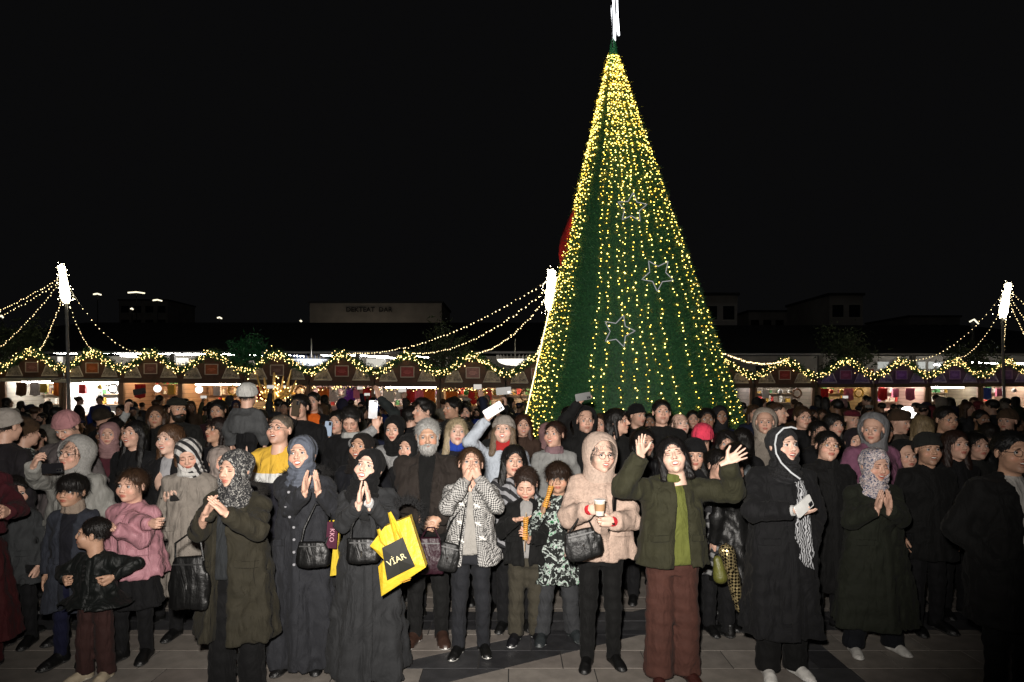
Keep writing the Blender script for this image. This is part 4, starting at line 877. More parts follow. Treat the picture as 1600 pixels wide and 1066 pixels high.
# golden antlers
an_ = empty('reindeer_antlers', 'golden branching antler decoration rising above the crowd left of the red ribbons', 'decoration', tuple(at(430, 625, 15) * [1, 1, 0]))
m = MB(); m.tube([(0, 0, 0), (0, 0, 1.75)], .04, 8); m.build('stand', GM, an_)
AM = solid('gold_branch', (.7, .45, .15), .35, .5)
for (dx, dz, r) in ((-.42, .62, .035), (-.25, .55, .04), (-.02, .68, .045), (.2, .6, .03), (.38, .75, .035), (.5, .5, .03), (-.35, .3, .03), (.3, .25, .03)):
    m = MB(); m.tube([(dx*.1, 0, 1.62), (dx*.75, -.03, 1.62 + dz*.35), (dx, -.02, 1.62 + dz*.95)], [r*1.5, r*1.2, r*.5], 7); m.build('antler_branch', AM, an_, smooth=True)
m = MB(); m.blobs(rng.normal(0, 1, (60, 3))*[.28, .05, .2] + [0, -.08, 1.75], .016); tag(m.build('fairy_lights', GBULB, an_), kind='stuff')

# ------------------------------------------------------------------ covered market hall behind the stalls
DK = solid('hall_roof', (.06, .063, .07), .8); hall = empty('market_hall', 'long covered market hall with dark roof and fluorescent strips behind the stalls', 'market hall', (0, 31, 0))
m = MB()
for (x0, x1, z0, z1) in ((-32, 9.5, 3.60, 6.6), (9.7, 34, 3.5, 6.4)): m.add([[x0, 0, z0], [x1, 0, z0], [x1, 17, z1], [x0, 17, z1], [x0, 0, z0-.1], [x1, 0, z0-.1], [x1, 17, z1-.1], [x0, 17, z1-.1]], [[0, 1, 2, 3], [4, 7, 6, 5], [0, 4, 5, 1], [1, 5, 6, 2], [3, 7, 4, 0]])
rf = m.build('roof', DK, hall); 
for k_ in range(3):
    m = MB(); m.box((-11.3 if k_ == 0 else 21.8, -.04 - .002*k_, 3.52 if k_ == 0 else 3.43), (20.6 if k_ == 0 else 12, .03, .045 if k_ < 2 else .02))
    if k_ < 2: m.build('gutter', solid('gutter', (.5, .5, .5), .5), rf)
m = MB(); m.box((0, 6, 1.9), (33, .1, 1.7)); m.build('back_wall', solid('hall_wall', (.55, .5, .43), .8, 0, .2, 1), hall)
for x in np.arange(-30, 34, 4.5):
    m = MB(); m.box((x, .15, 1.74), (.1, .1, 1.73)); m.build('column', solid('hall_column', (.3, .28, .26), .7), hall)
TB = emit('fluorescent', (1, .98, .92), 60)
gk = random.Random(3)
for i in range(46):
    x = -27 + i*1.35; m = MB(); m.box((x, 3.2 + gk.random(), 1.6 + gk.random()*.9), (.25 + .4*gk.random(), .25, .25 + .5*gk.random())); m.build('hung_goods', solid('goods_%d' % (i % 6), [(.5, .48, .44), (.12, .1, .09), (.4, .12, .08), (.6, .58, .52), (.08, .09, .1), (.35, .3, .2)][gk.randrange(6)], .7), hall)
for (px, py, ln, dd) in ((80, 551, 2.2, 1), (128, 550, 2.4, 1.4), (172, 551, 2.2, 1), (212, 552, 1.6, 1), (212, 557, 1.3, 3), (268, 553, 1.9, 1), (303, 553, 2.6, 1.5), (316, 552, 1.4, .8), (366, 554, .9, 1), (410, 556, 1.2, 1), (450, 555, 1.4, 1), (520, 556, 1.0, 1), (575, 556, 2.0, 1), (610, 559, 1.3, 1), (655, 557, .9, 1), (1480, 571, 1.6, 1), (1540, 567, 2.8, 1), (1592, 568, 2.4, 1)):
    q = at(px, py, 31 + dd); m = MB(); m.tube([(-ln/2, -.25, .02), (ln/2, .25, -.05)], .03, 6); m.build('tube_light', TB, hall, (q[0], dd, q[2]))
def lit_panel(px, py, wpx, hpx, st, col, dd=1.6):
    q = at(px, py, 31 + dd); s_ = (31+dd)/F; m = MB(); m.box((0, 0, 0), (wpx*s_/2, .06, hpx*s_/2)); m.build('glow_panel', emit('glow_panel', col, st), hall, (q[0], dd, q[2]))  # boxes for a sign, fabric and windows, their brightness put in as emission
lit_panel(284, 565, 20, 11, .9, (1, .95, .85)); lit_panel(94, 562, 6, 9, .8, (1, .95, .85)); lit_panel(588, 567, 30, 13, .55, (1, .95, .82), 2.4)
for (px, wd) in ((1380, 22), (1412, 18), (1440, 14), (1455, 10), (1468, 10)): lit_panel(px, 571, wd*.7, 11, .42, (.95, .98, .9), 2.4)
for px_, col, lb in ((485, (.85, .88, .95), 'lit white canopy with blue top above the market stalls left of the ribbons stall'), (805, (1, .93, .8), 'glowing white fringed canopy above the stall nearest the light tree')):
    q = at(px_, 566, 27); cn = empty('lit_canopy', lb, 'canopy', (q[0], 27, 0)); n_ = 14; m = MB()
    z0 = q[2]; V = [(.62*r_*math.cos(a)*1.25, .62*r_*math.sin(a), z0 - .28*math.sqrt(max(0, 1 - r_*r_)) + .12) for r_ in (1, .92, .75, .5, .02) for a in np.arange(n_)*2*np.pi/n_]
    m.add(V, [[i*n_+j, i*n_+(j+1) % n_, (i+1)*n_+(j+1) % n_, (i+1)*n_+j] for i in range(4) for j in range(n_)]); m.build('bowl', emit('canopy_glow', col, 1.6), cn, smooth=True)
    for a in np.arange(0, n_*2)*np.pi/n_:
        m = MB(); m.box((.775*math.cos(a), .62*math.sin(a), z0 + .21), (.018, .018, .09)); m.build('fringe_rod', solid('rod', (.6, .58, .55), .5) if px_ > 600 else solid('rod_blue', (.12, .16, .35), .5), cn)
    m = MB(); m.tube([(0, .1, z0 + .2), (0, .1, z0 + 1.0)], .03, 6); m.tube([(0, .1, 0), (0, .1, z0 - .2)], .04, 6); m.build('mast', SM_, cn)

# ------------------------------------------------------------------ far buildings, hills, trees
hl = MB(); xs2 = np.linspace(-260, 260, 40); hz = [14 + 10*math.sin(x*.013 + 1) + 4*math.sin(x*.05) for x in xs2]
V = [(x, 0, z) for x, z in zip(xs2, hz)] + [(x, 0, -1) for x in xs2] + [(x, 60, z*.9) for x, z in zip(xs2, hz)]
hl.add(V, [[40+i, 41+i, i+1, i] for i in range(39)] + [[i, i+1, 81+i, 80+i] for i in range(39)]); tag(hl.build('hills', solid('hill', (.03, .035, .03), 1), None, (0, 260, 0)), kind='structure')
def building(px0, px1, ytop, Y, col, label, rows=0, cols=0, dep=12, litw=None):
    a, b = at(px0, ytop, Y), at(px1, ytop, Y); w = b[0]-a[0]; H_ = a[2]; root = empty('building', label, 'building', ((a[0]+b[0])/2, Y, 0)); m = MB(); m.box((0, dep/2, H_/2), (w/2, dep/2, H_/2)); m.build('wall', solid('facade', col, .8, 0, .25, .3), root)
    m = MB(); m.box((0, dep/2, H_ + .15), (w/2 + .2, dep/2 + .2, .15)); m.build('roof', DK, root)
    for r_ in range(rows):
        for c_ in range(cols):
            x = -w/2 + w*(c_ + .5)/cols; z = H_ - 1.9 - r_*3.0; m = MB(); m.box((x, -.02, z), (w/cols*.32, .05, .75)); wn = m.build('window', solid('dark_glass', (.02, .022, .03), .15), root)
            m = MB(); m.box((x, -.08, z - .8), (w/cols*.38, .08, .06)); m.box((x, -.08, z + .8), (w/cols*.38, .05, .04)); m.build('sill', solid('sill', (.4, .38, .35), .7), wn)
    return root, w, H_
b1, w1, H1 = building(484, 690, 474, 90, (.42, .38, .33), 'long pale building with dark lettering along its upper wall behind the hall roof', 0, 0)
text_obj('lettering', 'DEKTEAT  DAR', .95, (-.9, -.12, H1 - .95), (R(90), 0, 0), solid('letter_dark', (.02, .02, .02), .7), b1, .06)
ar = bpy.data.lights.new('added_facade_fill', 'AREA'); ar.energy = 55; ar.size = 16; ar.size_y = .5; ar.shape = 'RECTANGLE'; ar.color = (1, .85, .68); ao = bpy.data.objects.new('added_facade_fill', ar); COL.objects.link(ao); ao.parent = b1; ao.location = (0, -5, H1 - 6.5); ao.rotation_euler = (R(115), 0, 0)  # added light with no lamp behind it, lifting the dim far wall
for (a_, b_2, yt, Y, lb, r_, c_) in ((1098, 1152, 462, 70, 'dark apartment block with framed windows just right of the light tree', 3, 2), (1296, 1348, 462, 78, 'dark apartment block with two columns of windows above the plum stalls', 3, 2), (1170, 1285, 488, 95, 'low dark building between the two apartment blocks right of the tree', 2, 6), (1420, 1500, 496, 100, 'low dark building behind the stalls left of the right lamp pole', 1, 5), (186, 262, 470, 140, 'dark tower far off on the left with a lit roof edge', 4, 4)):
    rb, wb, Hb = building(a_, b_2, yt, Y, (.34, .32, .30), lb, r_, c_)
def streak_lamp(px, py, w, Y, label):
    q = at(px, py, Y); s_ = Y/F; e_ = empty('street_light', label, 'street light', (q[0], Y, 0)); m = MB(); m.tube([(-w*s_/2, 0, q[2]), (0, 0, q[2] + .12), (w*s_/2, 0, q[2] - .1)], .14*Y/120, 6); m.build('lamp_head', emit('far_lamp', (1, .9, .65), 1.6, 'NONE'), e_); m = MB(); m.tube([(0, .1, 0), (0, .1, q[2])], .08, 5); m.build('pole', DK, e_)
for a_ in ((152, 460, 12, 120, 'far warm street light right of the left lamp pole'), (213, 457.5, 26, 120, 'far long warm light strip on the distant tower'), (246, 469.5, 14, 120, 'far warm street light just right of the distant tower'), (206, 483, 4, 120, 'tiny far light below the distant tower roof'), (343, 497, 7, 110, 'lone far street light over the dark hall roof'), (470, 502, 3, 110, 'tiny far light left of the building with lettering'), (2, 495, 6, 60, 'small far light at the left edge of the view'), (1522, 503, 14, 32, 'round white street lamp between the strings left of the right lamp pole'), (1195, 498, 4, 100, 'faint far light over the low dark building'), (1215, 497, 4, 100, 'faint far light second over the low dark building')): streak_lamp(*a_)
def ltree(px, Y, hgt, rad, label, lm):
    x = (px - 800)*Y/F; t_ = empty('tree', label, 'tree', (x, Y, 0)); m = MB(); m.tube([(0, 0, 0), (.05, 0, hgt*.45), (0, .05, hgt*.8)], [.14, .1, .04], 8)
    for i in range(7): a = i*.9; m.tube([(0, 0, hgt*(.4+.05*i)), (rad*.6*math.cos(a), rad*.6*math.sin(a), hgt*(.55+.06*i))], [.05, .015], 5)
    m.build('trunk', solid('bark', (.08, .06, .05), .9), t_); g = np.random.default_rng(abs(int(px))); k = 2600; cl = g.normal(0, 1, (26, 3)); cl /= np.linalg.norm(cl, axis=1, keepdims=True); cl *= g.uniform(.3, 1, (26, 1))*[rad, rad, hgt*.3]; cl += [0, 0, hgt*.72]
    C = cl[g.integers(0, 26, k)] + g.normal(0, rad*.17, (k, 3)); m = MB(); m.blades(C, g.normal(0, .09, (k, 3)), .035, 0, g); tag(m.build('crown', lm, t_), kind='stuff')
TL = solid('tree_leaf', (.06, .085, .04), .7, 0, .4, 4); TLG = solid('tree_leaf_green', (.03, .16, .06), .6, 0, .4, 4)
for a_ in ((28, 24.6, 4.4, 1.6, 'leafy tree behind the stalls at the far left below the lamp strings', TL), (385, 24.5, 3.9, 1.0, 'small bright green tree behind the stalls above the white-hatted child', TLG), (692, 24, 4.1, 1.2, 'olive leaved tree behind the stalls under the festoon strings', TL), (1320, 28, 4.6, 1.3, 'dark leafy tree behind the plum stall with pinkish sign', TL), (1515, 29, 3.8, 1.2, 'dark bushy tree behind the plum stalls near the right lamp pole', TL)): ltree(*a_)

# ------------------------------------------------------------------ lamp poles and festoon strings
HOT = emit('hot_bulb', (1, .88, .58), 30)
def lamp_pole(a, b, Y, rad, label, k=240):
    p0, p1 = at(*a, Y), at(*b, Y); root = empty('lamp_pole', label, 'lamp pole', (p1[0], Y, 0), group='lamp poles wound with bulbs'); T = np.array([p0[0] - p1[0], 0, 0]); off = np.array([p1[0], Y, 0])
    m = MB(); m.tube([(0.1, 0, 0), (.0, 0, p1[2]), tuple(p0 - off)], [.055, .045, .035], 8); m.build('pole', solid('pole_grey', (.3, .3, .3), .5, .3), root)
    t = np.linspace(0, 1, k); C = (p1 - off)[None]*(1-t)[:, None] + (p0 - off)[None]*t[:, None]; w_ = rad*(1.1 - .45*t)*np.abs(rng.normal(0, .75, k)); C = C + np.stack([w_*np.cos(t*900), w_*np.sin(t*900), rng.normal(0, .05, k)], 1)
    m = MB(); m.blobs(C, rng.uniform(.006, .013, k)*Y/20, 0); Q_ = [(p1 - off)*(1-v) + (p0 - off)*v for v in (0, .06, .2, .5, .8, .95, 1)]; m.tube(Q_, np.array([.02, .7, 1, .85, .62, .75, .1])*rad*.85, 12); 0; tag(m.build('bulb_coil', HOT, root), kind='stuff'); return root  # bloom put into the shape: fat hot core with bulbs scattered around it
lamp_pole((96, 414), (104, 475), 19.5, .15, 'lamp pole on the left with strings fanning down over the white stalls')
lamp_pole((862, 421), (860, 487), 14.5, .15, 'lamp pole with the brightest coil standing against the left edge of the tree')
lamp_pole((1576, 442), (1566, 498), 22.5, .15, 'lamp pole on the right with strings fanning over the plum stalls')
FB = emit('festoon_bulb', (1, .74, .36), 5); FW = solid('cable', (.03,)*3, .6)
def festoon(a, Ya, b, Yb, sag, label, step=.13):
    p, q = at(*a, Ya), at(*b, Yb); Ln = np.linalg.norm(q - p); n_ = max(8, int(Ln/step)); t = np.linspace(0, 1, n_)[:, None]; C = p*(1-t) + q*t; C[:, 2] -= (4*t*(1-t)*sag)[:, 0]
    m = MB(); m.tube(C, .006, 3, 0, False); m.blobs(C + rng.normal(0, .012, C.shape) - [0, 0, .02], rng.uniform(.012, .018, n_), 1); tag(m.build('festoon_string', [FW, FB]), label, 'string lights', 'festoon strings between poles and stalls')
for a_ in (((94, 434), 19.5, (-60, 510), 22, .1, 'festoon string uppermost of those leaving the view at the left edge'), ((95, 438), 19.5, (-75, 525), 21, .15, 'festoon string just under the uppermost one at the left edge'), ((95, 440), 19.5, (-30, 565), 22, .2, 'festoon string falling steeply out at the left edge'), ((99, 460), 19.5, (62, 546), 22, .15, 'festoon string dropping to the stall nearest the left pole'), ((106, 465), 19.5, (149, 548), 21.7, .35, 'festoon string dropping to the stall with orange sign'), ((103, 440), 19.5, (245, 547), 21.4, .75, 'festoon string running furthest right from the left lamp pole'),
           ((858, 436), 14.5, (538, 551), 20.6, .5, 'longest festoon string from the middle pole to the deep red sign'), ((858, 448), 14.5, (640, 551), 20.4, .45, 'festoon string from the middle pole to the stall with bright red sign'), ((856, 462), 14.5, (742, 551), 20.2, .3, 'festoon string from the middle pole to the stall with faded pink sign'), ((858, 480), 14.5, (838, 553), 20, .15, 'short steep festoon string under the middle pole beside the tree'),
           ((1122, 547), 13.2, (1226, 562), 24, .2, 'festoon string from the right edge of the tree to the red sign'), ((1572, 452), 22.5, (1406, 562), 24.8, .75, 'festoon string running furthest left from the right lamp pole'), ((1567, 478), 22.5, (1491, 562), 25.2, .4, 'festoon string second leftward from the right lamp pole'), ((1572, 478), 22.5, (1568, 558), 25.6, .1, 'festoon string hanging nearly straight under the right pole'), ((1577, 452), 22.5, (1690, 520), 24, .3, 'upper festoon string leaving the view at the right edge'), ((1577, 460), 22.5, (1660, 560), 25, .3, 'middle festoon string leaving the view at the right edge'), ((1577, 470), 22.5, (1625, 560), 25.5, .2, 'steepest festoon string leaving the view at the right edge')): festoon(*a_)
# ------------------------------------------------------------------ things people hold
def thing_mesh(m, name, mats, loc, rot, label, cat, group=None, smooth=False):
    o = m.build(name, mats, None, tuple(loc), smooth=smooth); o.rotation_euler = rot; tag(o, label, cat, group); return o
def phone(px, py, Y, rot, col, label, lit=None, lens=True, size=1.0):
    o = empty('phone', label, 'phone', tuple(at(px, py, Y))); o.rotation_euler = [R(a) for a in rot]
    w, h = .036*size, .075*size; c = .009; P = [(w*sx - sx*c*(1-math.cos(a)) , h*sz - sz*c*(1-math.sin(a))) for sx, sz, aa in ((1, 1, (0, 45, 90)), (-1, 1, (90, 45, 0)), (-1, -1, (0, 45, 90)), (1, -1, (90, 45, 0))) for a in [R(q) for q in aa]]
    m = MB(); m.poly(P, -.0045, .0045, 0, 1); m.build('case', solid('phone_case', col, .35), o)
    m = MB(); m.poly([(a*.93, b*.95) for a, b in P], .0045, .0062, 0, 1); m.build('screen', emit('phone_screen', lit, .8) if lit else base('screen_dark', (.01,)*3, .1), o)
    if lens:
        m = MB(); m.box((w*.45, -.006, h*.68), (.013, .002, .018)); cb = m.build('camera_bump', solid('bump', (.03,)*3, .2), o)
        m = MB()
        for dz in (.009, -.009): m.tube([(w*.45, -.007, h*.68+dz), (w*.45, -.0105, h*.68+dz)], .0065, 10)
        m.build('lens', base('lens_glass', (.005, .005, .01), .05), cb)
    return o
def drink(px, py, Y, label):
    o = empty('paper_cup', label, 'cup', tuple(at(px, py, Y))); m = MB(); m.tube([(0, 0, -.05), (0, 0, .045)], [.027, .036], 18); m.build('cup_body', solid('cup_paper', (.62, .56, .48), .5), o, smooth=True)
    m = MB(); m.tube([(0, 0, .045), (0, 0, .05), (0, 0, .052)], [.039, .039, .034], 18); m.build('rim', solid('cup_rim', (.8, .78, .74), .4), o, smooth=True)
    m = MB(); m.tube([(0, 0, -.02), (0, 0, .025)], [.0315, .0355], 18, 0, False); m.build('sleeve', solid('cup_sleeve', (.35, .2, .1), .7), o, smooth=True); return o
def potato(px, py, Y, rot, label):
    o = empty('potato_stick', label, 'snack', tuple(at(px, py, Y))); o.rotation_euler = [R(a) for a in rot]; m = MB(); m.tube([(0, 0, -.17), (0, 0, .12)], .003, 5); m.build('stick', solid('wood_stick', (.5, .35, .2), .7), o)
    m = MB(); t = np.linspace(0, 1, 110); a = t*2*np.pi*11; r = .014 + .002*np.sin(t*9); C = np.stack([r*np.cos(a), r*np.sin(a), -.085 + .17*t], 1); m.tube(C, .0065, 5); m.build('potato_spiral', solid('fried_potato', (.62, .30, .05), .5, 0, .4, 30), o, smooth=True); return o
def handbag(px, py, Y, w, h, col, label, kind='leather', strap=None, metal=True, rot=0, tp=.75, dep=.07):
    o = empty('handbag', label, 'handbag', tuple(at(px, py, Y))); o.rotation_euler[1] = R(rot); f = Fld((-w/2-.03, -dep/2-.03, -h/2-.03), (w/2+.03, dep/2+.03, h/2+.03), .009)
    f.loft([(-h/2, w/2*.9, dep*.42), (-h*.38, w/2, dep/2), (h*.2, w/2*.95, dep*.45), (h/2, w/2*tp, dep*.25)], .01, 3.2); f.disp(lambda x, y, z: .004*wob(x, y, z, 40, 3) - .002*np.abs(np.sin(x*60 + 4*z))*(z < h*.2)); V, Q = f.mesh()
    link('bag_body', mesh_np('bag_body', V, Q, cloth(kind, col)), o)
    m = MB(); m.box((0, -dep*.32 - .006, h*.36), (w*.36, .003, .004)); m.build('zip', SM_ if metal else GM, o)
    if metal: m = MB(); m.blobs([(0, -dep/2-.006, 0)], .009); m.tube([(0, -dep/2-.004, .0), (0, -dep/2-.006, -.03)], .003, 5); m.build('clasp', SM_, o)
    if strap:
        m = MB(); P = [np.array([-w*.36, 0, h*.42])] + [np.array(p) for p in strap] + [np.array([w*.36, 0, h*.42])]; m.tube(P, .007, 6); m.build('strap', cloth('leather', col), o)
    return o
def puts(P, d, off=(0, 0, 0)): return np.array(P)

# ------------------------------------------------------------------ the front of the crowd
BK = (.011, .011, .013); CH_ = (.045, .047, .056); BLKH = (.012, .010, .009); BRNH = (.06, .032, .018); GRYH = (.42, .41, .39)
up = lambda x, y=-.25, z=1: (x, y, z)
P = {}
P['pink'] = person(107, 643, 5.7, 'person in ribbed pink beanie looking down behind the girl in grey hood', 'light', 'f', (0, -35, 0), wear=[('beanie', 'knit', (.50, .24, .25))], coat=('wool', (.20, .17, .17)), hem=.7, bulk=1.15)
P['knit'] = person(6, 640, 5.0, 'person in a cream knitted hat seen from behind at the left edge', 'light', 'f', turn=170, wear=[('beanie', 'knit', (.42, .38, .34))], coat=('wool', (.03, .025, .03)), hem=.6)
person(36, 655, 5.9, 'person in brown cap and mossy green jacket with back turned near the left edge', 'light', 'm', turn=155, wear=[('furcap', 'fur', (.16, .09, .045))], coat=('camo', (.1, .12, .08)), hem=.8, bulk=1.1)
person(-34, 672, 4.5, 'person in burgundy jacket and long dark red skirt cut by the left edge', 'light', 'f', (30, 0, 0), hair=('longdark', BLKH), coat=('wool', (.10, .012, .02)), hem=.95, skirt=(.22, .27), legs=('wool', (.09, .012, .014)), lh=(10, 800, .3), bulk=1.1)
person(30, 742, 4.9, 'child in grey felt coat standing left of the boy with scarf', 'light', 'c', (40, -10, 0), hair=('short', BLKH), coat=('wool', (.085, .09, .095)), hem=.5, hs=.9)
P['hoodg'] = person(120, 683, 5.0, 'girl with round glasses in a pale grey hooded jacket photographing with a black phone', 'light', 'f', (-14, 4, 3), 'shut', hair=('back', BRNH), wear=[('hood', 'fleece', (.40, .39, .37))], coat=('puffer', (.34, .335, .31)), hem=.75, bulk=1.3, rings=.0, glasses='black', rh=(52, 728, .42), rp=(-.9, 0, -.9), hand=('grip', 'relax'), hd=(((.5, -.2, .75), (.7, .6, .1)), None), turn=0)
phone(82, 732, 4.50, (0, 86, 0), (.012, .012, .014), 'black phone held sideways by the girl in the pale grey hood')
P['boy'] = person(116, 740, 4.6, 'boy with fringe in a slate blue coat and beige scarf, unsmiling', 'tan', 'c', (-4, 4, 3), hair=('fringe', BLKH), hs=.93, coat=('wool', (.055, .062, .085)), hem=.40, hw=.21, bulk=1.12, legs=('wool', (.01, .012, .05)), collar=('knit', (.36, .28, .22), .14), openw=(.035, .05), shirt=('wool', (.02, .02, .03)), turn=4)
P['small'] = person(150, 806, 4.33, 'small boy in black padded jacket looking aside with hands on hips', 'tan', 'c', (-62, 6, 0), hair=('short', BLKH), hs=.88, coat=('puffer', (.012, .015, .014)), rings=.008, hem=.52, bulk=1.12, legs=('wool', (.075, .03, .026)), lw=1.6, shoes=((.5, .42, .3), (.6, .55, .45)), rh=(101, 905, .1), lh=(176, 902, .1), rp=(-1, .3, -.3), lp=(1, .3, -.2), hand='fist', turn=-8, front=(4, (.02, .02, .02), .008))
P['girl'] = person(209, 730, 4.65, 'girl in a shiny pink padded jacket with folded arms', 'light', 'c', (-6, 0, 2), hair=('back', BRNH), hs=.97, coat=('puffer', (.52, .25, .29)), rings=.014, hem=.62, bulk=1.32, rh=(248, 822, .27), lh=(178, 826, .3), rp=(-.6, .1, -1), lp=(.6, .1, -1), hand='fist', skirt=(.4, .2), legs=('wool', BK))
P['blk'] = person(212, 656, 5.9, 'woman in a black headscarf and black coat smiling above the pink-jacketed girl', 'light', 'f', (-8, 8, 0), 'smile', hair=('longdark', (.008, .007, .007)), coat=('wool', BK), hem=.5)
P['brn'] = person(267, 662, 5.4, 'young woman with long brown hair in a black coat over a pale grey top', 'fair', 'f', (-8, 3, -3), 'smile', hair=('long', (.10, .05, .025)), coat=('wool', BK), hem=.55, openw=(.05, .045), shirt=('knit', (.42, .42, .44)), rh=(262, 782, .35), lh=(285, 780, .35), hand='grip', hd=(((.6, -.5, .3), (0, 0, 1)), ((-.6, -.5, .3), (0, 0, 1))))
phone(275, 771, 5.0, (-50, 0, 20), (.02, .02, .02), 'black phone held low by the woman with long brown hair')
P['zebra'] = person(296, 684, 5.1, 'woman with black and white striped headscarf and white shawl looking down, beige coat', 'light', 'f', (8, -18, -6), eyes='closed', hair=None, wear=[('scarf', 'stripes', (.62, .6, .58))], coat=('wool', (.34, .30, .26)), hem=.35, hw=.22, bulk=1.05, collar=('wool', (.62, .61, .58), .15), turn=10)
person(347, 696, 5.3, 'person in a plain beige headscarf half hidden by the woman with patterned headscarf', 'light', 'f', (40, 0, 0), hair=None, wear=[('scarf', 'wool', (.34, .28, .25))], coat=('wool', (.16, .02, .03)), hem=.6)
P['olive'] = person(371, 701, 4.12, 'woman in olive parka and black patterned headscarf clapping with closed eyes', 'light', 'f', (-12, 2, -4), eyes='closed', hair=None, wear=[('scarf', 'leafprint', (.1,)*3)], coat=('wool', (.055, .048, .030)), hem=.39, hw=.265, bulk=1.25, rh=(322, 803, .36), lh=(353, 803, .38), hand='flat', rp=(-.6, .1, -1), lp=(.7, 0, -.9), hd=(((.45, -.25, .75), (.8, 0, -.3)), ((-.5, -.3, .7), (-.8, 0, -.3))), openw=(.06, .03, -.03), shirt=('wool', (.05, .055, .06)), legs=('wool', (.006, .006, .007)), lw=1.7, fur=('hood', (.035, .03, .026), 2600), turn=-6)
handbag(296, 910, 3.9, .24, .32, (.006, .006, .006), 'big black leather bag with rings hanging from the arm of the woman in olive parka', strap=[(-.08, -.01, .24), (0, 0, .30), (.07, 0, .24)])
P['ochre'] = person(439, 646, 5.15, 'man with glasses in an ochre, white and black zipped jacket looking up', 'light', 'm', (-10, 14, 0), 'smile', hair=('thin', (.16, .13, .10)), coat=('tricolour', (.6, .4, .05)), hem=.8, bulk=1.15, glasses='black', stub=1, front=True)
P['gsc'] = person(474, 679, 4.5, 'laughing woman in a plain blue-grey headscarf and long charcoal coat, clapping', 'light', 'f', (2, 6, -4), 'laugh', hair=None, wear=[('scarf', 'wool', (.16, .18, .23))], coat=('wool', CH_), hem=.05, hw=.235, bulk=1.14, rh=(476, 768, .34), lh=(497, 768, .34), hand='flat', hd=(((.12, -.2, 1), (1, 0, 0)), ((-.05, -.2, 1), (-1, 0, 0))), fur=('hood', (.03, .028, .028), 2600), fold=.011, turn=-4, front=(7, (.3, .3, .32), .009))
handbag(489, 866, 4.14, .22, .16, (.005,)*3, 'small black flap handbag on the front of the laughing woman in grey headscarf', strap=[(-.07, .04, .16), (-.02, .12, .3), (.08, .12, .3), (.11, .04, .16)], tp=.8)
m = MB(); m.box((0, 0, 0), (.035, .008, .085)); o = thing_mesh(m, 'scarf_tube', [solid('maroon_pack', (.05, .006, .02), .4)], at(519, 836, 4.16), (0, R(4), 0), 'dark maroon pack with pale lettering hung between the two long charcoal coats', 'pack'); o.name = 'maroon_pack'
text_obj('lettering', 'KKO', .042, (0, -.010, 0), (R(90), R(90), 0), solid('pink_print', (.5, .25, .3), .6), o, .001)
m = MB(); m.poly([(-.035, .16), (.04, .17), (.02, -.03), (.045, -.2), (-.03, -.21), (-.01, -.02)], -.02, .02, 0, 1); thing_mesh(m, 'yellow_bag', [cloth('wool', (.72, .52, .04))], at(524, 850, 4.3), (0, 0, 0), 'narrow yellow bag showing between the two long charcoal coats', 'bag')
P['ml'] = person(566, 674, 5.25, 'older woman with dark headscarf and black coat just behind the woman with the yellow bag', 'tan', 'f', (-14, 10, 0), 'smile', hair=None, wear=[('scarf_tight', 'wool', (.02, .014, .012))], coat=('wool', (.010, .011, .017)), hem=.5, bulk=1.15)
P['yb'] = person(577, 699, 4.33, 'smiling woman in black headscarf and long charcoal coat clapping, yellow bag on her arm', 'fair', 'f', (-16, 14, 8), 'laugh', hair=None, wear=[('scarf', 'wool', (.010, .010, .011))], coat=('wool', (.052, .054, .058)), hem=.045, hw=.26, bulk=1.14, rh=(561, 786, .36), lh=(577, 786, .36), hand='flat', hd=(((.08, -.2, 1), (1, 0, 0)), ((-.12, -.2, 1), (-1, 0, 0))), cuffs=(None, (.7, .7, .7)), fold=.012, fur=((.26, 1.12, .1, -.12, .11), (.035, .035, .037), 1500), turn=6)
handbag(567, 860, 3.98, .21, .15, (.005,)*3, 'black woven crossbody bag worn by the woman with the yellow bag', kind='leather', strap=[(-.08, .04, .14), (.0, .14, .3), (.08, .04, .14)], tp=.95)
# yellow shopper with its dark square and letters
yb_ = empty('shopping_bag', 'crumpled yellow shopping bag with a black square printed with pale capitals', 'shopping bag', tuple(at(628, 868, 3.86))); s_ = 3.86/1000
G_ = lambda pts: [((x - 628)*s_, -(y - 868)*s_) for x, y in pts]
Y1 = cloth('shiny', (.80, .55, .035)); Y1.node_tree.nodes['Principled BSDF'].inputs['Roughness'].default_value = .5
fr_ = G_([(579, 852), (602, 822), (641, 806), (666, 885), (597, 930), (592, 884), (601, 873)]); m = MB(); n_ = 9
C0 = np.array(fr_).mean(0)
# body: bowed front and back sheets
def sheet(poly, y0, bow, rev):
    P_ = np.array(poly); k = len(P_); rings_ = []; 
    for t in (1, .8, .55, .3): rings_.append([(C0[0] + (p[0]-C0[0])*t, y0 + bow*(1-t*t) + .004*math.sin(9*i + 7*t), C0[1] + (p[1]-C0[1])*t) for i, p in enumerate(P_)])
    V = [v for r_ in rings_ for v in r_] + [(C0[0], y0 + bow, C0[1])]; q = [[a*k+i, a*k+(i+1) % k, (a+1)*k+(i+1) % k, (a+1)*k+i] for a in range(3) for i in range(k)]; t_ = [[3*k+i, 3*k+(i+1) % k, 4*k] for i in range(k)]
    m.add(V, q); m.add(V, t_, 0, True)
sheet(fr_, -.02, -.03, 0); sheet(fr_, .05, .03, 1); k = len(fr_); m.add([(a, y, b) for y in (-.02, .05) for a, b in fr_], [[i, (i+1) % k, k+(i+1) % k, k+i] for i in range(k)]); m.build('bag_body', Y1, yb_)
m = MB()
for L_ in ([(594, 824), (599, 842), (612, 856)], [(611, 798), (617, 822), (622, 846)], [(611, 798), (622, 820), (629, 838)]): m.tube([(a, -.05, b) for a, b in G_(L_)], [.010, .013, .008], 4)
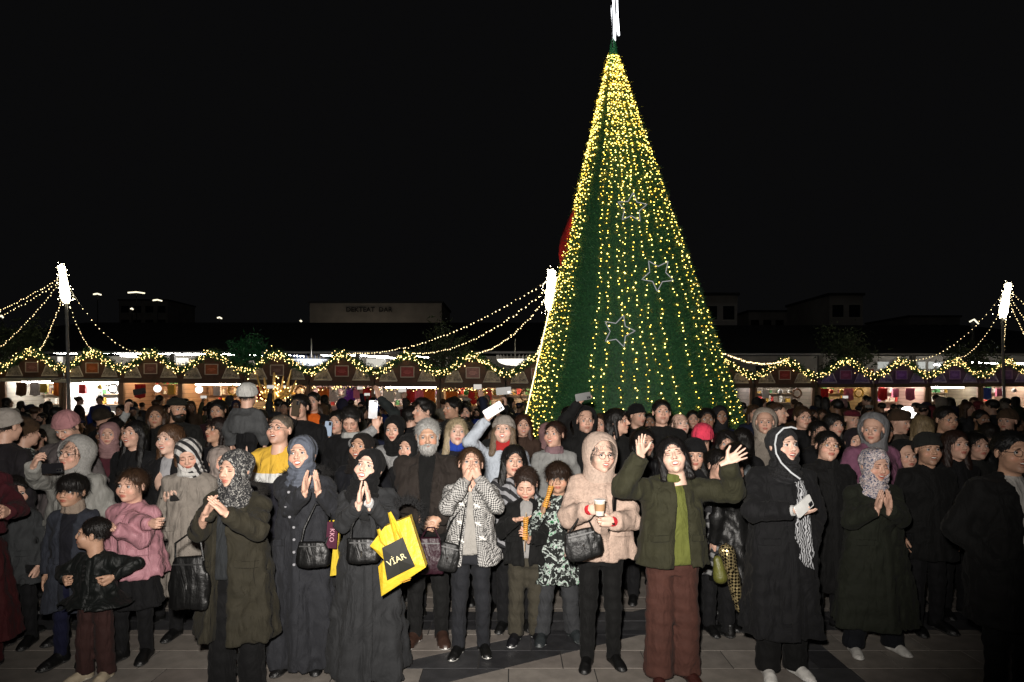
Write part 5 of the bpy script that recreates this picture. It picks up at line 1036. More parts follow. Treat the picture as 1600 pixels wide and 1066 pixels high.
m.build('bag_handle', Y1, yb_)
m = MB(); V = [(a, -.062 + .004*math.sin(j*2), b) for j, (a, b) in enumerate(G_([(600, 852), (632, 836), (640, 855), (651, 880), (628, 892), (608, 902), (604, 878)]))]; V.append((G_([(624, 870)])[0][0], -.066, G_([(624, 870)])[0][1])); m.add(V, [[i, 7, (i+1) % 7] for i in range(7)], 0, True)
m.build('black_square', solid('black_print', (.018, .018, .015), .4), yb_)
tx = text_obj('lettering', 'VİAR', .052, (G_([(623, 870)])[0][0], -.073, G_([(623, 870)])[0][1]), (R(90), R(-26), 0), solid('gold_print', (.75, .68, .38), .5), yb_, .001)
m = MB(); m.box((.0, -.055, 0), (.035, .001, .0025)); m.box((.005, -.055, -.009), (.022, .001, .002)); sl = m.build('small_print', solid('print_orange', (.5, .25, .02), .5), yb_); sl.location = (G_([(636, 902)])[0][0], 0, G_([(636, 902)])[0][1]); sl.rotation_euler = (0, R(-20), 0)
P['old'] = person(669, 654, 4.95, 'elderly man with white beard in a dark brown zipped jacket, hands folded', 'tan', 'm', (6, -6, -2), hair=('short', (.45, .44, .42)), beard=('beard', (.48, .47, .45)), coat=('wool', (.045, .034, .028)), hem=.88, bulk=1.3, openw=(.012, .065), shirt=('knit', (.010,)*3), rh=(660, 815, .3), lh=(684, 812, .3), hand=('grip', 'grip'), hd=(((.8, -.35, -.3), (-.1, 1, -.2)), ((-.8, -.35, -.35), (.1, 1, -.2))), rp=(-.7, .2, -1), lp=(.7, .2, -1), shoes=((.10, .05, .035), (.7, .68, .65)), legs=('wool', (.013,)*3))
handbag(672, 868, 4.6, .2, .26, (.05, .006, .02), 'shiny dark red bag hanging below the elderly man\'s folded hands', kind='shiny', strap=[(-.02, 0, .2), (.03, 0, .2)])
P['blond'] = person(714, 652, 5.85, 'woman with shoulder-length blonde hair and a thick royal blue scarf', 'fair', 'f', (12, 4, 3), hair=('blonde', (.48, .38, .24)), coat=('wool', (.02, .02, .03)), hem=.6, collar=('knit', (.02, .06, .42), .16), bulk=1.05)
P['tooth'] = person(736, 696, 4.76, 'woman in a black and white houndstooth coat covering her mouth with both hands', 'light', 'f', (6, 12, 3), eyes='open', hair=('back', (.09, .05, .03)), coat=('houndstooth', (.3,)*3), hem=.69, hw=.24, bulk=1.16, openw=(.06, .004), shirt=('knit', (.42, .40, .37)), rh=(729, 751, .24), lh=(747, 748, .24), cuffs=((.4,.38,.36), (.4,.38,.36)), rp=(-.7, -.1, -1), lp=(.7, -.1, -1), hand='grip', hd=(((.35, -.1, 1), (.6, .8, .2)), ((-.35, -.1, 1), (-.6, .8, .2))), legs=('wool', (.035, .037, .045)), shoes=((.01,)*3, (.75, .74, .7)))
q = P['tooth']
for i, (x, z) in enumerate(((-.06, 1.13), (.05, 1.12), (-.07, 1.0), (.06, .99), (-.06, .87), (.09, .89))):
    m = MB(); y = q['fy'](x, z) - .012; m.tube([(x-.022, y, z+.012), (x+.022, y-.003, z-.012)], .008, 6); m.tube([(x-.012, y, z-.012), (x+.012, y, z+.014)], .006, 6); m.build('toggle', solid('toggle_white', (.7, .68, .64), .5), q['coat'], smooth=True)
handbag(700, 870, 4.6, .17, .2, (.012,)*3, 'black leather bag hanging beside the houndstooth coat', strap=[(-.04, 0, .25), (.03, .02, .4), (.05, 0, .2)], rot=14)
P['bw'] = person(787, 649, 5.7, 'woman in a pale beanie and ice blue jacket holding up a phone, red scarf', 'fair', 'f', (-6, 12, 0), 'laugh', hair=('blonde', (.2, .14, .09)), wear=[('cuff', 'knit', (.38, .34, .30))], coat=('wool', (.50, .55, .62)), hem=.8, collar=('knit', (.5, .03, .03), .13), rh=(762, 655, .22), rp=(-1, -.2, -.5), hand=('grip', 'relax'), hd=(((.2, -.2, 1), (.3, -1, 0)), None), bulk=1.05)
phone(771, 641, 5.40, (0, 58, 0), (.8, .8, .78), 'white phone with black camera bump held up by the woman in ice blue', lens=True, size=1.15)
P['br2'] = person(817, 646, 7.3, 'woman with long auburn hair standing left of the tree by its light ribbon', 'light', 'f', (4, 0, 0), 'smile', hair=('long', (.06, .025, .015)), coat=('wool', (.12, .07, .05)), hem=.6)
P['str'] = person(803, 694, 5.25, 'girl with long dark hair and grey striped jacket behind the boy looking down', 'light', 'f', (6, 0, 5), hair=('longdark', BLKH), coat=('stripes', (.36, .36, .38)), hem=.7, bulk=1.1)
P['bd'] = person(822, 729, 5.0, 'boy in an open black jacket looking down at his potato stick', 'light', 'c', (-6, -24, 0), eyes='closed', hair=('short', (.035, .02, .014)), hs=.97, coat=('wool', (.010,)*3), hem=.62, hw=.2, bulk=1.15, openw=(.012, .05), shirt=('knit', (.38, .37, .36)), rh=(806, 812, .28), lh=(824, 842, .28), hand=('relax', 'grip'), hd=(((1, -.4, .1), (0, .2, 1)), ((-.2, -.6, .6), (-.8, .4, 0))), legs=('wool', (.10, .088, .062)), lw=1.45, shoes=((.015, .015, .02), (.8, .8, .8)), rp=(-.8, .1, -1))
potato(821, 826, 4.66, (6, 2, 0), 'golden spiral potato on a stick held upright by the boy looking down')
P['bs'] = person(871, 721, 5.02, 'boy with thick fringe in a green and white splashed camouflage jacket, snack near his mouth', 'tan', 'c', (-8, 2, 0), hair=('fringe', (.03, .016, .010)), hs=.97, coat=('camo', (.2,)*3), hem=.46, hw=.21, bulk=1.15, rh=(848, 800, .24), rp=(-.6, .1, -1), hand=('grip', 'relax'), hd=(((.1, -.6, 1), (.9, .2, 0)), None), legs=('wool', (.075, .078, .085)), lw=1.5, feet=.15, shoes=((.05, .06, .065), (.10, .11, .11)), turn=4)
potato(856, 776, 4.68, (10, 16, 0), 'golden spiral potato on a stick held slanting near the fringed boy\'s mouth')
P['pg'] = person(866, 656, 5.95, 'woman with tied back dark hair in a pale grey jacket and mauve scarf, looking left', 'light', 'f', (-28, 4, 0), 'smile', hair=('back', (.04, .02, .015)), coat=('wool', (.34, .34, .33)), hem=.7, collar=('wool', (.3, .18, .2), .10), bulk=1.05)
P['fl'] = person(938, 680, 4.56, 'woman with glasses in a rosy beige hooded fleece holding a paper cup', 'fair', 'f', (16, -2, 2), 'smile', hair=('back', (.16, .15, .14)), wear=[('hood', 'fleece', (.58, .44, .36))], coat=('fleece', (.60, .44, .355)), hem=.78, hw=.25, bulk=1.38, glasses='black', cuffs=((.55, .02, .03), (.55, .02, .03)), collar=('wool', (.55, .02, .03), .07), rh=(920, 797, .36), lh=(958, 815, .34), rp=(-.7, .1, -1), lp=(.75, .1, -1), hand='grip', hd=(((.8, -.5, .2), (.1, 1, -.1)), ((-1, -.25, .05), (0, 1, .15))), legs=('wool', (.008,)*3), lw=.95, shoes=((.008,)*3, (.02,)*3), front=True)
drink(937, 793, 4.08, 'paper cup of hot drink in the hands of the woman in rosy fleece')
m = MB(); c_ = P['fl']
strap_pts = [(x, c_['fy'](x, z) - .012, z) for x, z in ((.10, 1.30), (.07, 1.2), (.04, 1.08), (.0, .98), (-.06, .93))]
handbag(911, 850, 4.15, .24, .19, (.010,)*3, 'shiny black crossbody bag against the rosy fleece', kind='shiny', tp=.8, rot=-14, strap=[(.0, .05, .14), (.06, .1, .2)])
m = MB(); m.tube([(c_['X'] + a, c_['d'] + b - .006, z) for a, b, z in strap_pts], [.016]*5, 4); m.build('shoulder_strap', cloth('leather', (.012,)*3), [o for o in bpy.data.objects if o.get('label', '').startswith('shiny black crossbody')][0]); bpy.data.objects['shoulder_strap'].matrix_parent_inverse = Matrix.LocRotScale(at(911, 850, 4.15), Euler((0, R(-14), 0)), None).inverted()
P['cap'] = person(914, 637, 6.5, 'man in a black hood in front of the tree raising a phone', 'light', 'm', (6, 0, 0), hair=('short', BLKH), wear=[('hood', 'wool', (.012,)*3)], coat=('wool', (.011,)*3), hem=.8, rh=(907, 628, .2), rp=(-1, -.3, 0), hand=('grip', 'relax'), stub=1)
phone(911, 620, 6.2, (0, 80, 0), (.02,)*3, 'black phone held up against the tree by the man in the black hood')
P['yl'] = person(964, 637, 6.2, 'young man with long dark hair in profile before the tree', 'light', 'm', (62, 4, 0), hair=('messybob', BLKH), coat=('knit', (.010,)*3), hem=.8)
person(995, 632, 7.6, 'man in black beanie before the tree looking right', 'light', 'm', (30, 0, 0), wear=[('beanie', 'knit', BK)], coat=('wool', BK), hem=.7, stub=1)
person(936, 645, 7.3, 'red-faced man peering from behind the man in the black hood', 'light', 'm', (-15, 0, 0), hair=('thin', BRNH), coat=('wool', BK), hem=.7)
P['tall'] = person(1033, 624, 6.5, 'tall man with dark hair and black sweater standing right before the tree', 'light', 'm', (-4, 6, 0), hair=('short', BLKH), coat=('knit', (.012,)*3), hem=.8, stub=1)
P['bg2'] = person(1062, 644, 6.7, 'woman with pale tied hair looking up behind the dancing woman in olive', 'fair', 'f', (10, 12, 0), hair=('back', (.10, .07, .05)), wear=[('hoodback', 'wool', (.12, .12, .11))], coat=('wool', (.10, .10, .09)), hem=.7)
P['dance'] = person(1050, 681, 4.33, 'laughing woman with black bob in an olive green jacket with both arms raised', 'fair', 'f', (-12, 14, -10), 'laugh', eyes='closed', hair=('bob', (.012, .010, .010)), coat=('wool', (.058, .056, .028)), hem=.80, hw=.25, bulk=1.36, openw=(.06, .022, .02), shirt=('wool', (.19, .21, .045)), rh=(1002, 712, .22), lh=(1136, 722, .24), rp=(-1, -.1, -.8), lp=(.9, -.1, -.75), hand='spread', hd=(((-.15, -.2, 1), (.5, -.9, .1)), ((.85, -.2, .55), (-.1, -1, .4))), legs=('wool', (.13, .05, .036)), lw=1.95, shoes=((.08, .02, .015), (.02,)*3), collar=('wool', (.16, .18, .04), .09), turn=3)
m = MB(); q = P['dance']; y = q['fy'](0, 1.02) - .01; m.tube([(.02, y, 1.02), (.02, y-.012, 1.02)], .022, 14); m.tube([(-.05, y, 1.03), (0.02, y-.004, 1.02), (.07, y, 1.03)], .005, 5); m.build('brooch', GM, q['coat'])
P['neon'] = person(1098, 663, 6.0, 'person in a neon pink beanie seen from behind', 'light', 'f', turn=168, wear=[('beanie', 'knit', (.85, .06, .12))], coat=('wool', BK), hem=.6)
person(1103, 637, 7.2, 'dark-faced man in black before the right side of the tree', 'brown', 'm', (-8, 0, 0), hair=('short', BLKH), coat=('wool', BK), hem=.7)
P['bb'] = person(1084, 686, 5.5, 'girl in a black beanie peering past the dancing woman\'s shoulder', 'light', 'f', (-10, -4, 0), hair=('longdark', BLKH), wear=[('beanie', 'knit', BK)], coat=('wool', BK), hem=.6)
P['den'] = person(1134, 671, 5.7, 'young person with dark fringe in a washed grey jacket behind the raised arm', 'light', 'f', (-8, 4, 0), hair=('messybob', BLKH), coat=('denim', (.26, .29, .31)), hem=.6, bulk=1.15)
P['wh'] = person(1221, 666, 4.4, 'woman in long black coat and pale-edged black headscarf holding a white phone', 'fair', 'f', (14, 6, 2), 'smile', hair=None, wear=[('scarf_tight', 'wool', (.012, .011, .011)), ('scarf', 'tweed', (.05, .05, .055))], cuffs=((.7, .7, .68), None), coat=('wool', (.014, .014, .016)), hem=.30, hw=.26, bulk=1.26, rh=(1238, 798, .34), rp=(-1, .2, -.6), hand=('relax', 'relax'), hd=(((1, -.35, -.1), (0, .5, .9)), None), lh='pocket', legs=('wool', (.007,)*3), lw=1.5, shoes=((.72, .70, .66), (.7, .7, .68)), turn=0, front=True)
phone(1256, 791, 3.98, (-18, 64, 12), (.78, .78, .76), 'white phone in the hand of the woman in long black coat', size=1.1)
q = P['wh']; tubes('scarf_edge', [[q['fr'](p_) for p_ in ((.05, -.075, .112), (.01, -.078, .122), (-.04, -.07, .113), (-.078, -.055, .07), (-.09, -.05, .01), (-.088, -.055, -.05), (-.07, -.08, -.11), (-.03, -.115, -.17), (.02, -.13, -.21))]], solid('pale_edge', (.5, .52, .54), .7), q['root'], .0065, 6); m = MB(); V = []; zs = [at(0, y, 4.1)[2] for y in (745, 770, 800, 830, 850, 868, 880, 894)]; wd = (.03, .036, .044, .052, .053, .04, .042, .03); cx_ = (.055, .06, .062, .065, .065, .09, .075, .10)
for z, w_, c2 in zip(zs, wd, cx_):
    yy = q['fy'](c2, z) - .022; V += [(c2 + w_*u, yy - .008*math.cos(u*5 + z*9), z - .01*u) for u in np.linspace(-1, 1, 7)]
m.add(V, [[i*7+j, i*7+j+1, (i+1)*7+j+1, (i+1)*7+j] for i in range(7) for j in range(6)]); sc = m.build('scarf_tail', cloth('scarfstripe', (.55, .56, .58)), q['root'], smooth=True); md = sc.modifiers.new('t', 'SOLIDIFY'); md.thickness = .006
P['gl2'] = person(1291, 671, 5.2, 'woman with thin glasses and dark hair in a black coat, head tilted', 'light', 'f', (-6, 4, 6), hair=('back', BLKH), coat=('wool', (.010,)*3), hem=.35, bulk=1.25, glasses='gold', collar=('wool', (.010,)*3, .10))
P['fs'] = person(1364, 699, 4.78, 'woman in floral headscarf and long dark green coat clapping gently', 'light', 'f', (2, -4, 3), 'smile', eyes='closed', hair=None, wear=[('scarf', 'floral', (.2,)*3)], coat=('wool', (.026, .030, .018)), hem=.22, hw=.29, bulk=1.3, rh=(1371, 795, .32), lh=(1389, 795, .32), rp=(-.7, .1, -1), lp=(.7, .1, -1), hand='flat', hd=(((.1, -.2, 1), (1, 0, 0)), ((-.1, -.2, 1), (-1, 0, 0))), legs=('wool', (.010, .012, .018)), lw=1.6, feet=.17, shoes=((.62, .6, .56), (.6, .58, .55)), fold=.010, front=True)
P['gp'] = person(1362, 648, 5.8, 'person in pale grey hood and pink-grey jacket turned left behind the floral headscarf', 'light', 'f', (-40, -4, 0), hair=None, wear=[('hood', 'wool', (.26, .26, .27))], coat=('wool', (.30, .12, .20)), hem=.7, bulk=1.35)
P['bm'] = person(1447, 677, 5.2, 'grinning man in dark beanie and black jacket', 'tan', 'm', (-8, 4, 0), 'smile', wear=[('beanie', 'knit', (.030, .032, .028))], coat=('wool', (.011,)*3), hem=.6, stub=1, bulk=1.15)
P['gm'] = person(1476, 634, 6.2, 'man with square glasses and dark hair standing behind the woman in black', 'tan', 'm', (2, -2, 0), hair=('short', BLKH), coat=('wool', (.04, .04, .045)), hem=.7, glasses='black', stub=1)
P['wb'] = person(1491, 671, 5.55, 'young woman with dark auburn hair in a black jacket left of the man in suit', 'light', 'f', (0, 4, 0), hair=('long', (.03, .014, .010)), coat=('wool', BK), hem=.6)
person(1524, 674, 6.0, 'girl with hair tied back between the auburn-haired woman and the man in suit', 'light', 'f', (-4, 0, 0), hair=('back', BLKH), coat=('wool', (.03, .03, .028)), hem=.7)
P['suit'] = person(1577, 672, 3.9, 'man in black suit with glasses and pale scarf at the right edge', 'tan', 'm', (-4, 2, 0), 'smile', hair=('short', (.010,)*3), coat=('wool', (.008,)*3), hem=.55, bulk=1.28, rh='pocket', lh='pocket', openw=(.01, .05), shirt=('wool', (.45, .43, .4)), glasses='black', stub=1, legs=('wool', (.007,)*3))
# second and third rows
person(278, 621, 7.0, 'bearded man in profile with dark flat cap near the honey wood stall', 'tan', 'm', (55, 0, 0), hair=('short', BLKH), wear=[('flatcap', 'wool', (.03, .03, .02))], beard=('beard', (.02, .015, .01)), coat=('wool', (.02, .02, .018)), hem=.8)
person(342, 624, 7.8, 'man with swept back black hair looking down behind the dark-haired woman', 'tan', 'm', (4, -10, 0), hair=('short', BLKH), coat=('wool', (.05, .012, .02)), hem=.8)
person(341, 651, 6.2, 'woman with dark curls gazing left above the striped headscarf', 'tan', 'f', (-26, 8, 0), hair=('messybob', (.02, .012, .010)), coat=('wool', (.012, .010, .014)), hem=.7)
person(469, 615, 6.4, 'young man holding a glowing phone before his face left of the orange patch', 'light', 'm', (-8, 2, 0), hair=('short', BLKH), coat=('wool', BK), hem=.8, rh=(459, 652, .3), rp=(-.6, -.2, -1), hand=('grip', 'relax'), hd=(((.1, -.2, 1), (.3, -1, 0)), None))
phone(462, 638, 6.0, (0, 8, 0), (.05, .035, .02), 'brown phone held upright by the young man near the ribbons stall', lit=(.9, .7, .4))
person(490, 612, 8.2, 'man in orange vest facing the stall with deep red sign', 'light', 'm', (0, 0, 0), hair=('short', BLKH), coat=('wool', BK), hem=.9, openw=(.13, .09), shirt=('wool', (.95, .18, .02)))
person(528, 640, 6.9, 'dark-haired woman looking through a blue-cased phone', 'light', 'f', (-10, 0, 0), hair=('long', BLKH), coat=('wool', BK), hem=.7, rh=(506, 693, .35), rp=(-.6, -.1, -1), hand=('grip', 'relax'), hd=(((.15, -.2, 1), (.3, -1, 0)), None))
phone(513, 670, 6.45, (0, 5, 0), (.35, .45, .6), 'phone in a pale blue case held by the dark-haired woman')
person(549, 634, 6.3, 'man with black hair bowing his head, white scarf at his neck', 'light', 'm', (4, -32, 0), eyes='closed', hair=('short', BLKH), coat=('wool', (.012, .012, .014)), hem=.7, collar=('wool', (.5, .5, .48), .08), bulk=1.1)
P['arm'] = person(617, 648, 6.0, 'woman in black headscarf and grey tweed jacket lifting a phone with its lamp on', 'light', 'f', (-6, -6, 0), hair=None, wear=[('scarf', 'wool', (.010,)*3)], coat=('tweed', (.42, .42, .42)), hem=.8, rh=(588, 668, .2), rp=(-1, -.1, -.5), hand=('grip', 'relax'), hd=(((-.05, -.1, 1), (.4, -1, 0)), None))
tph = phone(583, 640, 5.75, (0, 3, 0), (.6, .6, .62), 'phone with dazzling torch light held up over the crowd', size=1.1)
m = MB(); m.tube([(.012, -.012, .045), (.012, -.02, .045)], .016, 12); m.build('torch', emit('torch_light', (1, .97, .95), 60), tph)
person(642, 634, 7.0, 'man with back turned pointing up before the bright red sign', 'light', 'm', (0, 0, 0), turn=150, hair=('short', BLKH), coat=('wool', (.035, .045, .045)), hem=.8, lh=(592, 622, -.1), lp=(-1, 0, 0), rh=None, hand=('relax', 'relax'), hd=(None, ((.25, 0, 1), (1, 0, 0))))
person(663, 623, 6.6, 'young man with thick dark hair in profile facing left above the elderly man', 'light', 'm', (-58, 6, 0), hair=('spiky', BLKH), coat=('wool', BK), hem=.8)
person(707, 620, 7.4, 'man with cropped black hair looking left behind the blonde woman', 'tan', 'm', (-50, 0, 0), hair=('short', BLKH), coat=('wool', (.02, .02, .022)), hem=.8, stub=1)
person(797, 645, 8.4, 'person in black lifting a phone high left of the light tree', 'light', 'm', (0, 0, 0), turn=165, hair=('short', BLKH), coat=('wool', BK), hem=.8, lh=(790, 634, -.2), lp=(0, .5, -1), hand=('relax', 'grip'), hd=(None, ((0, 0, 1), (1, 0, 0))))
phone(787, 611, 8.2, (0, 85, 0), (.02,)*3, 'dark phone held high beside the red ornaments of the pink sign stall', size=1.3)
person(180, 652, 7.6, 'person in pale sleeves with back turned filming the stalls', 'light', 'm', turn=175, hair=('short', BLKH), coat=('wool', (.42, .43, .42)), hem=.8, lh=(213, 622, -.1), lp=(.3, 0, -1), hand=('relax', 'grip'), hd=(None, ((0, 0, 1), (-1, 0, 0))))
phone(218, 612, 7.7, (0, 80, 0), (.02,)*3, 'dark phone raised by the person in pale sleeves before the salmon planks')
# child on shoulders
person(386, 664, 6.1, 'person in mauve coat carrying a small child on the shoulders, back turned', 'light', 'm', turn=175, hair=('short', BLKH), coat=('wool', (.13, .06, .07)), hem=.7)
person(385, 598, 5.95, 'small child in white hat and grey coat sitting on shoulders, seen from behind', 'light', 'c', (14, 0, 0), turn=176, H=.98, loc=((385-800)*.00595, 5.95, at(0, 598, 5.95)[2] - .98), wear=[('cuff', 'knit', (.62, .61, .58))], coat=('wool', (.13, .135, .14)), hem=.52, hw=.24, bulk=1.95, hs=.92)
for (px, top, d, lb, kw) in ((1214, 628, 7.6, 'balding man in profile looking left right of the tree', dict(sex='m', head=(50, 0, 0), hair=('thin', BRNH))),
    (1194, 640, 6.8, 'person in a pale beige hood right of the light tree', dict(wear=[('hood', 'fleece', (.42, .36, .3))], head=(-20, 0, 0), coat=('wool', (.3, .26, .22)))),
    (1253, 634, 7.2, 'man with glasses lit orange behind the pale-edged headscarf', dict(sex='m', glasses='black', hair=('short', BRNH))),
    (1277, 656, 6.6, 'round-faced woman just above the woman with thin glasses', dict(hair=('back', BLKH))),
    (1301, 645, 6.9, 'woman with black curls in the third row right of the tree', dict(hair=('messybob', BLKH), head=(10, 0, 0))),
    (1404, 641, 7.2, 'person in brown knitted hat with a strap across the shoulder', dict(wear=[('beanie', 'knit', (.12, .07, .04))], head=(30, -10, 0), coat=('wool', (.12, .10, .08)))),
    (1441, 648, 6.9, 'person with long fair hair seen from behind near the ring light', dict(hair=('long', (.30, .22, .12)), turn=165)),
    (1572, 640, 7.4, 'woman in brown hat in profile facing left near the right edge', dict(wear=[('beanie', 'knit', (.16, .10, .06))], head=(-60, 0, 0))),
    (1330, 640, 8.3, 'man in maroon cap and maroon coat before the pinkish sign stall', dict(sex='m', wear=[('flatcap', 'wool', (.2, .02, .04))], coat=('wool', (.09, .015, .02)))),
    (255, 700, 6.6, 'woman in dark hood between two brown-haired women on the left', dict(wear=[('hood', 'wool', BK)], head=(20, 0, 0))),
    (60, 668, 7.4, 'bald-looking man in dark coat behind the cream knitted hat', dict(sex='m', hair=('thin', BLKH), head=(20, -10, 0))),
    (158, 640, 8.6, 'person in brown fur hat watching the white stall', dict(wear=[('furcap', 'fur', (.08, .06, .04))], turn=160)),
    (1160, 668, 6.4, 'person in dark coat turned away just right of the tree', dict(turn=160, hair=('longdark', BLKH))),
    (1120, 700, 5.2, 'person in a patterned black and grey coat behind the olive jacket', dict(coat=('stripes', (.3,)*3), hem=.5, hair=('back', BLKH), turn=20)),
    (1150, 690, 5.1, 'person in glossy black jacket hidden behind the raised hand', dict(coat=('shiny', (.015,)*3), hem=.45, hair=('back', BLKH), turn=-160)),
    (640, 676, 5.6, 'person in dark coat between the older woman and the elderly man', dict(head=(-20, 0, 0), hair=('longdark', BLKH), wear=[('scarf', 'wool', (.02,)*3)])),
    (768, 690, 6.0, 'person in dark hood behind the houndstooth coat', dict(wear=[('hood', 'wool', (.02,)*3)], head=(30, 0, 0))),
    (900, 668, 6.9, 'woman with dark fringe peering between the pale grey jacket and the rosy hood', dict(hair=('messybob', BLKH))),
    (1005, 668, 5.9, 'person in black padded coat behind the raised left hand', dict(hair=('bob', BLKH), head=(20, 0, 0), coat=('puffer', BK))),
    (1335, 668, 6.2, 'woman in black with dark headscarf left of the floral headscarf', dict(wear=[('scarf', 'wool', (.03, .02, .03))], head=(-15, 0, 0))),
    (1412, 690, 5.9, 'person in dark hood between the floral headscarf and the grinning man', dict(wear=[('hood', 'wool', (.015,)*3)])),
    (1545, 660, 7.0, 'person in quilted black jacket seen from behind near the right edge', dict(turn=170, coat=('quilt', (.1,)*3) if False else ('puffer', (.03,)*3), rings=.008))):
    kw.setdefault('coat', ('wool', (.014, .014, .016))); kw.setdefault('hem', .6)
    if 'wear' in kw: kw.setdefault('hair', None)
    person(px, top, d, lb, **kw)
# bag of sequins and a green pouch beside the olive jacket
f = Fld((-.12, -.08, -.26), (.12, .08, .26), .01); f.cone((-.05, 0, .2), (.05, 0, -.2), .055, .04, .01); f.disp(lambda x, y, z: .004*wob(x, y, z, 50, 2)); V, Q = f.mesh()
tag(link('sequin_bag', mesh_np('sequin_bag', V, Q, cloth('quilt', (.1,)*3)), None, tuple(at(1146, 905, 4.55))), 'long glittering black and gold sequin bag hanging right of the olive jacket', 'bag')
f = Fld((-.08, -.06, -.14), (.08, .06, .14), .01); f.cone((0, 0, .06), (.02, 0, -.06), .03, .05, .01); V, Q = f.mesh(); tag(link('green_pouch', mesh_np('green_pouch', V, Q, cloth('shiny', (.2, .2, .04))), None, tuple(at(1121, 888, 4.5))), 'olive yellow pouch between the brown trousers and the sequin bag', 'bag')

# ------------------------------------------------------------------ the rest of the crowd: a few dressed figures copied with their parts
KIDS = {}
for o in bpy.data.objects:
    if o.parent: KIDS.setdefault(o.parent.name, []).append(o)
SPEC = [('bare-headed', dict(hair=('short', BLKH), sex='m', turn=180)), ('in beanie', dict(hair=None, wear=[('beanie', 'tint', (.05,)*3)], turn=170)), ('long-haired', dict(hair=('longdark', BLKH), turn=180)),
        ('hooded', dict(hair=None, wear=[('hood', 'tint', (.03,)*3)], turn=160)), ('with hair bun', dict(hair=('bun', BRNH), turn=150)), ('in headscarf', dict(hair=None, wear=[('scarf', 'tint', (.1,)*3)], turn=20)),
        ('bare-headed facing us', dict(hair=('short', BLKH), sex='m', turn=-10)), ('long-haired facing us', dict(hair=('long', BRNH), turn=14)), ('in flat cap', dict(hair=('short', BLKH), sex='m', wear=[('flatcap', 'tint', (.03,)*3)], turn=130)), ('bearded facing us', dict(hair=('short', BLKH), sex='m', beard=('beard', BLKH), turn=10)), ('short-bobbed facing us', dict(hair=('messybob', BRNH), turn=-12, mouth='smile')), ('filming by phone', dict(hair=('short', BLKH), sex='m', turn=180, lh=(-.16, -.3, 1.86, 0) if False else (.2, -.3, 1.84, 0), lp=(1, 0, -.6), hand=('relax', 'grip'), hd=(None, ((0, -.1, 1), (-.3, -1, 0)))))]
PROTO = []
for nm_, kw in SPEC:
    q = person(800, 0, 8.4 if 'us' in nm_ or 'scarf' in nm_ else 12.0, 'x', H=1.7, coat=('tint', (.02, .02, .02)), hem=.7, loc=(0, 12, 0), bulk=1.12, **kw); PROTO.append(q['root'])
PK = [[c for c in bpy.data.objects if c.parent == r] for r in PROTO]
COATS = [('black', (.012,)*3), ('charcoal', (.035, .036, .04)), ('navy', (.012, .016, .04)), ('dark green', (.018, .03, .018)), ('brown', (.05, .03, .018)), ('grey', (.12, .12, .12)), ('maroon', (.07, .012, .02)), ('cream', (.36, .33, .28)), ('blue', (.015, .04, .25)), ('olive', (.05, .05, .025))]
CW = [12, 5, 4, 3, 3, 2, 2, 1.4, 1, 2.5]
WHERE = [(-60, 'by the leftmost stall'), (52, 'by the pale stall'), (190, 'by the white stall'), (285, 'by the honey stall'), (385, 'left of the antlers'), (485, 'by the ribbons'), (590, 'by the white scarves'), (690, 'by the pink sign'), (790, 'left of the tree'), (1165, 'right of the tree'), (1275, 'by the dim stall'), (1365, 'by the plum stalls'), (1449, 'by the ring light'), (1531, 'by the violet signs'), (1620, 'at the right edge')]
taken = [(o.location.x, o.location.y) for o in bpy.data.objects if o.get('category') == 'person' and o not in PROTO]
FILM = []; g = random.Random(5); n_ = 0; first = set(); seen = {}
tries = 0
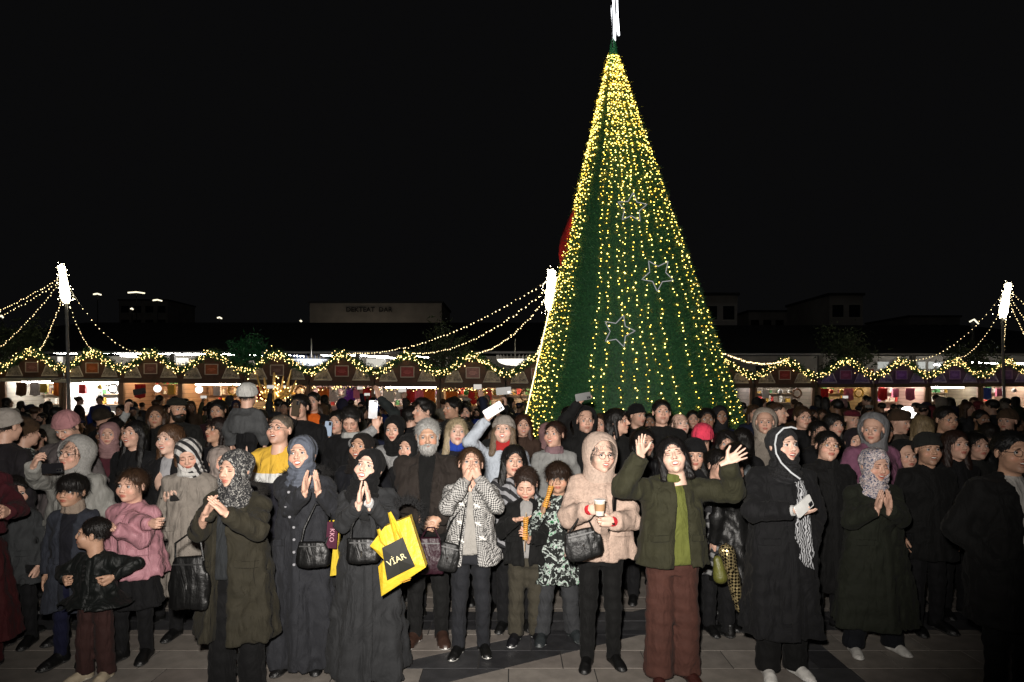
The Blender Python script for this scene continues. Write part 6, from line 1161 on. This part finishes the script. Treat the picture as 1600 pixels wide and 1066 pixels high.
while n_ < 205 and tries < 9000:
    tries += 1; Y = g.choice([g.uniform(6.4, 9), g.uniform(7.4, 18.8), g.uniform(12, 18.5)]); px = g.uniform(-25, 1625); x = (px - 800)*Y/F
    if (x - 2.4)**2 + (Y - 12)**2 < 2.75**2 or 850 < px < 1140 and Y > 9: continue
    if 1380 < px and Y < 12 and g.random() < .65: continue
    if 70 < px < 172 and Y > 11 and g.random() < .6: continue
    if any((x-a)**2 + (Y-b)**2 < .46**2 for a, b in taken): continue
    taken.append((x, Y)); k = g.choices(range(12), [8, 3, 6, 3, 3, 2, 2, 2, .8, 1.5, 1.5, 1.6] if Y > 9.5 else [1, .6, 1, .8, .5, 3, 4, 4, .3, 3, 3.5, .8])[0]; cn, cc = g.choices(COATS, CW)[0]; H = g.uniform(1.5, 1.76) if Y < 12 else g.uniform(1.42, 1.72)
    src = PROTO[k]; r_ = src if k not in first else src.copy()
    pairs = []
    if k in first:
        COL.objects.link(r_)
        for c in PK[k]:
            d_ = c.copy(); d_.parent = r_; COL.objects.link(d_); pairs.append(d_)
    else: pairs = PK[k]; first.add(k)
    r_.location = (x, Y, 0); r_.rotation_euler[2] += R(g.uniform(-50, 50) if k < 5 else g.uniform(-30, 30)); s_ = H/1.7; r_.scale = (s_, s_, s_); sk = SKIN[g.choice(['light', 'tan', 'light', 'brown'])]; r_.color = (*[v*(.95 if Y < 9.5 else .65) for v in sk], 1)  # skin darkened farther back: the unlit look is put into the colour
    hc_ = g.choice([BK, (.05,)*3, (.25, .22, .19), (.02, .02, .05), (.14, .02, .03), (.42, .40, .37), (.35, .2, .2)])
    for c in pairs:
        st_ = c.name.split('.')[0]
        if st_ in ('coat', 'placket'): c.color = (*cc, 1)
        elif st_ in ('beanie', 'hood', 'headscarf', 'cap'): c.color = (*hc_, 1)
    if k == 11: FILM.append((r_, s_, Y, px))
    wh = min(WHERE, key=lambda t: abs(t[0] - px))[1]; rowd = 'near' if Y < 9 else 'midway' if Y < 12 else 'farther' if Y < 15.5 else 'farthest'
    lb = 'person in %s coat, %s, %s %s' % (cn, SPEC[k][0], rowd, wh)
    tag(r_, lb[:], 'person', 'people milling in front of the stalls'); n_ += 1; seen.setdefault(lb, []).append(r_)
for k in range(12):
    if k not in first:
        for c in PK[k]: bpy.data.objects.remove(c)
        bpy.data.objects.remove(PROTO[k])
for lb, rs in seen.items():
    if len(rs) > 1:
        rs.sort(key=lambda o: o.location.x / o.location.y)
        nm2 = ['leftmost', 'second from left', 'third from left', 'fourth from left', 'fifth from left', 'sixth from left', 'seventh from left', 'eighth from left']
        for r_, w_ in zip(rs, nm2 if len(rs) > 2 else ['leftmost', 'rightmost']): r_['label'] = lb + ', ' + w_
for o in bpy.data.objects:
    if o.get('label') and len(o['label'].split()) > 16: print('LONG', o.name, o['label'])
for r_, s_, Y, px in FILM:
    a = r_.rotation_euler[2]; lx, ly, lz = .2*s_, -.34*s_, 1.93*s_; wx = r_.location.x + lx*math.cos(a) - ly*math.sin(a); wy = r_.location.y + lx*math.sin(a) + ly*math.cos(a)
    o = empty('phone', 'phone with lit screen held by the %s' % r_['label'].replace('filming by phone', 'one filming').replace('person in ', 'one in '), 'phone', (wx, wy, lz), a, 'phones filming over the crowd'); m = MB(); m.box((0, 0, 0), (.08, .005, .04)); m.build('case', solid('phone_case', (.02,)*3, .35), o)
    m = MB(); m.box((0, .0065, 0), (.075, .001, .036)); m.build('screen', emit('phone_screen', (.55, .5, .45), 1.2), o); o['label'] = 'raised phone of the ' + r_['label'].replace('filming by phone, ', '').replace('person in ', '')
# lettering becomes plain meshes
bpy.context.view_layer.update(); dg = bpy.context.evaluated_depsgraph_get()
for o in list(TEXTS):
    me = bpy.data.meshes.new_from_object(o.evaluated_get(dg)); n2 = link('lettering', me, o.parent, tuple(o.location)); n2.rotation_euler = o.rotation_euler; bpy.data.objects.remove(o)
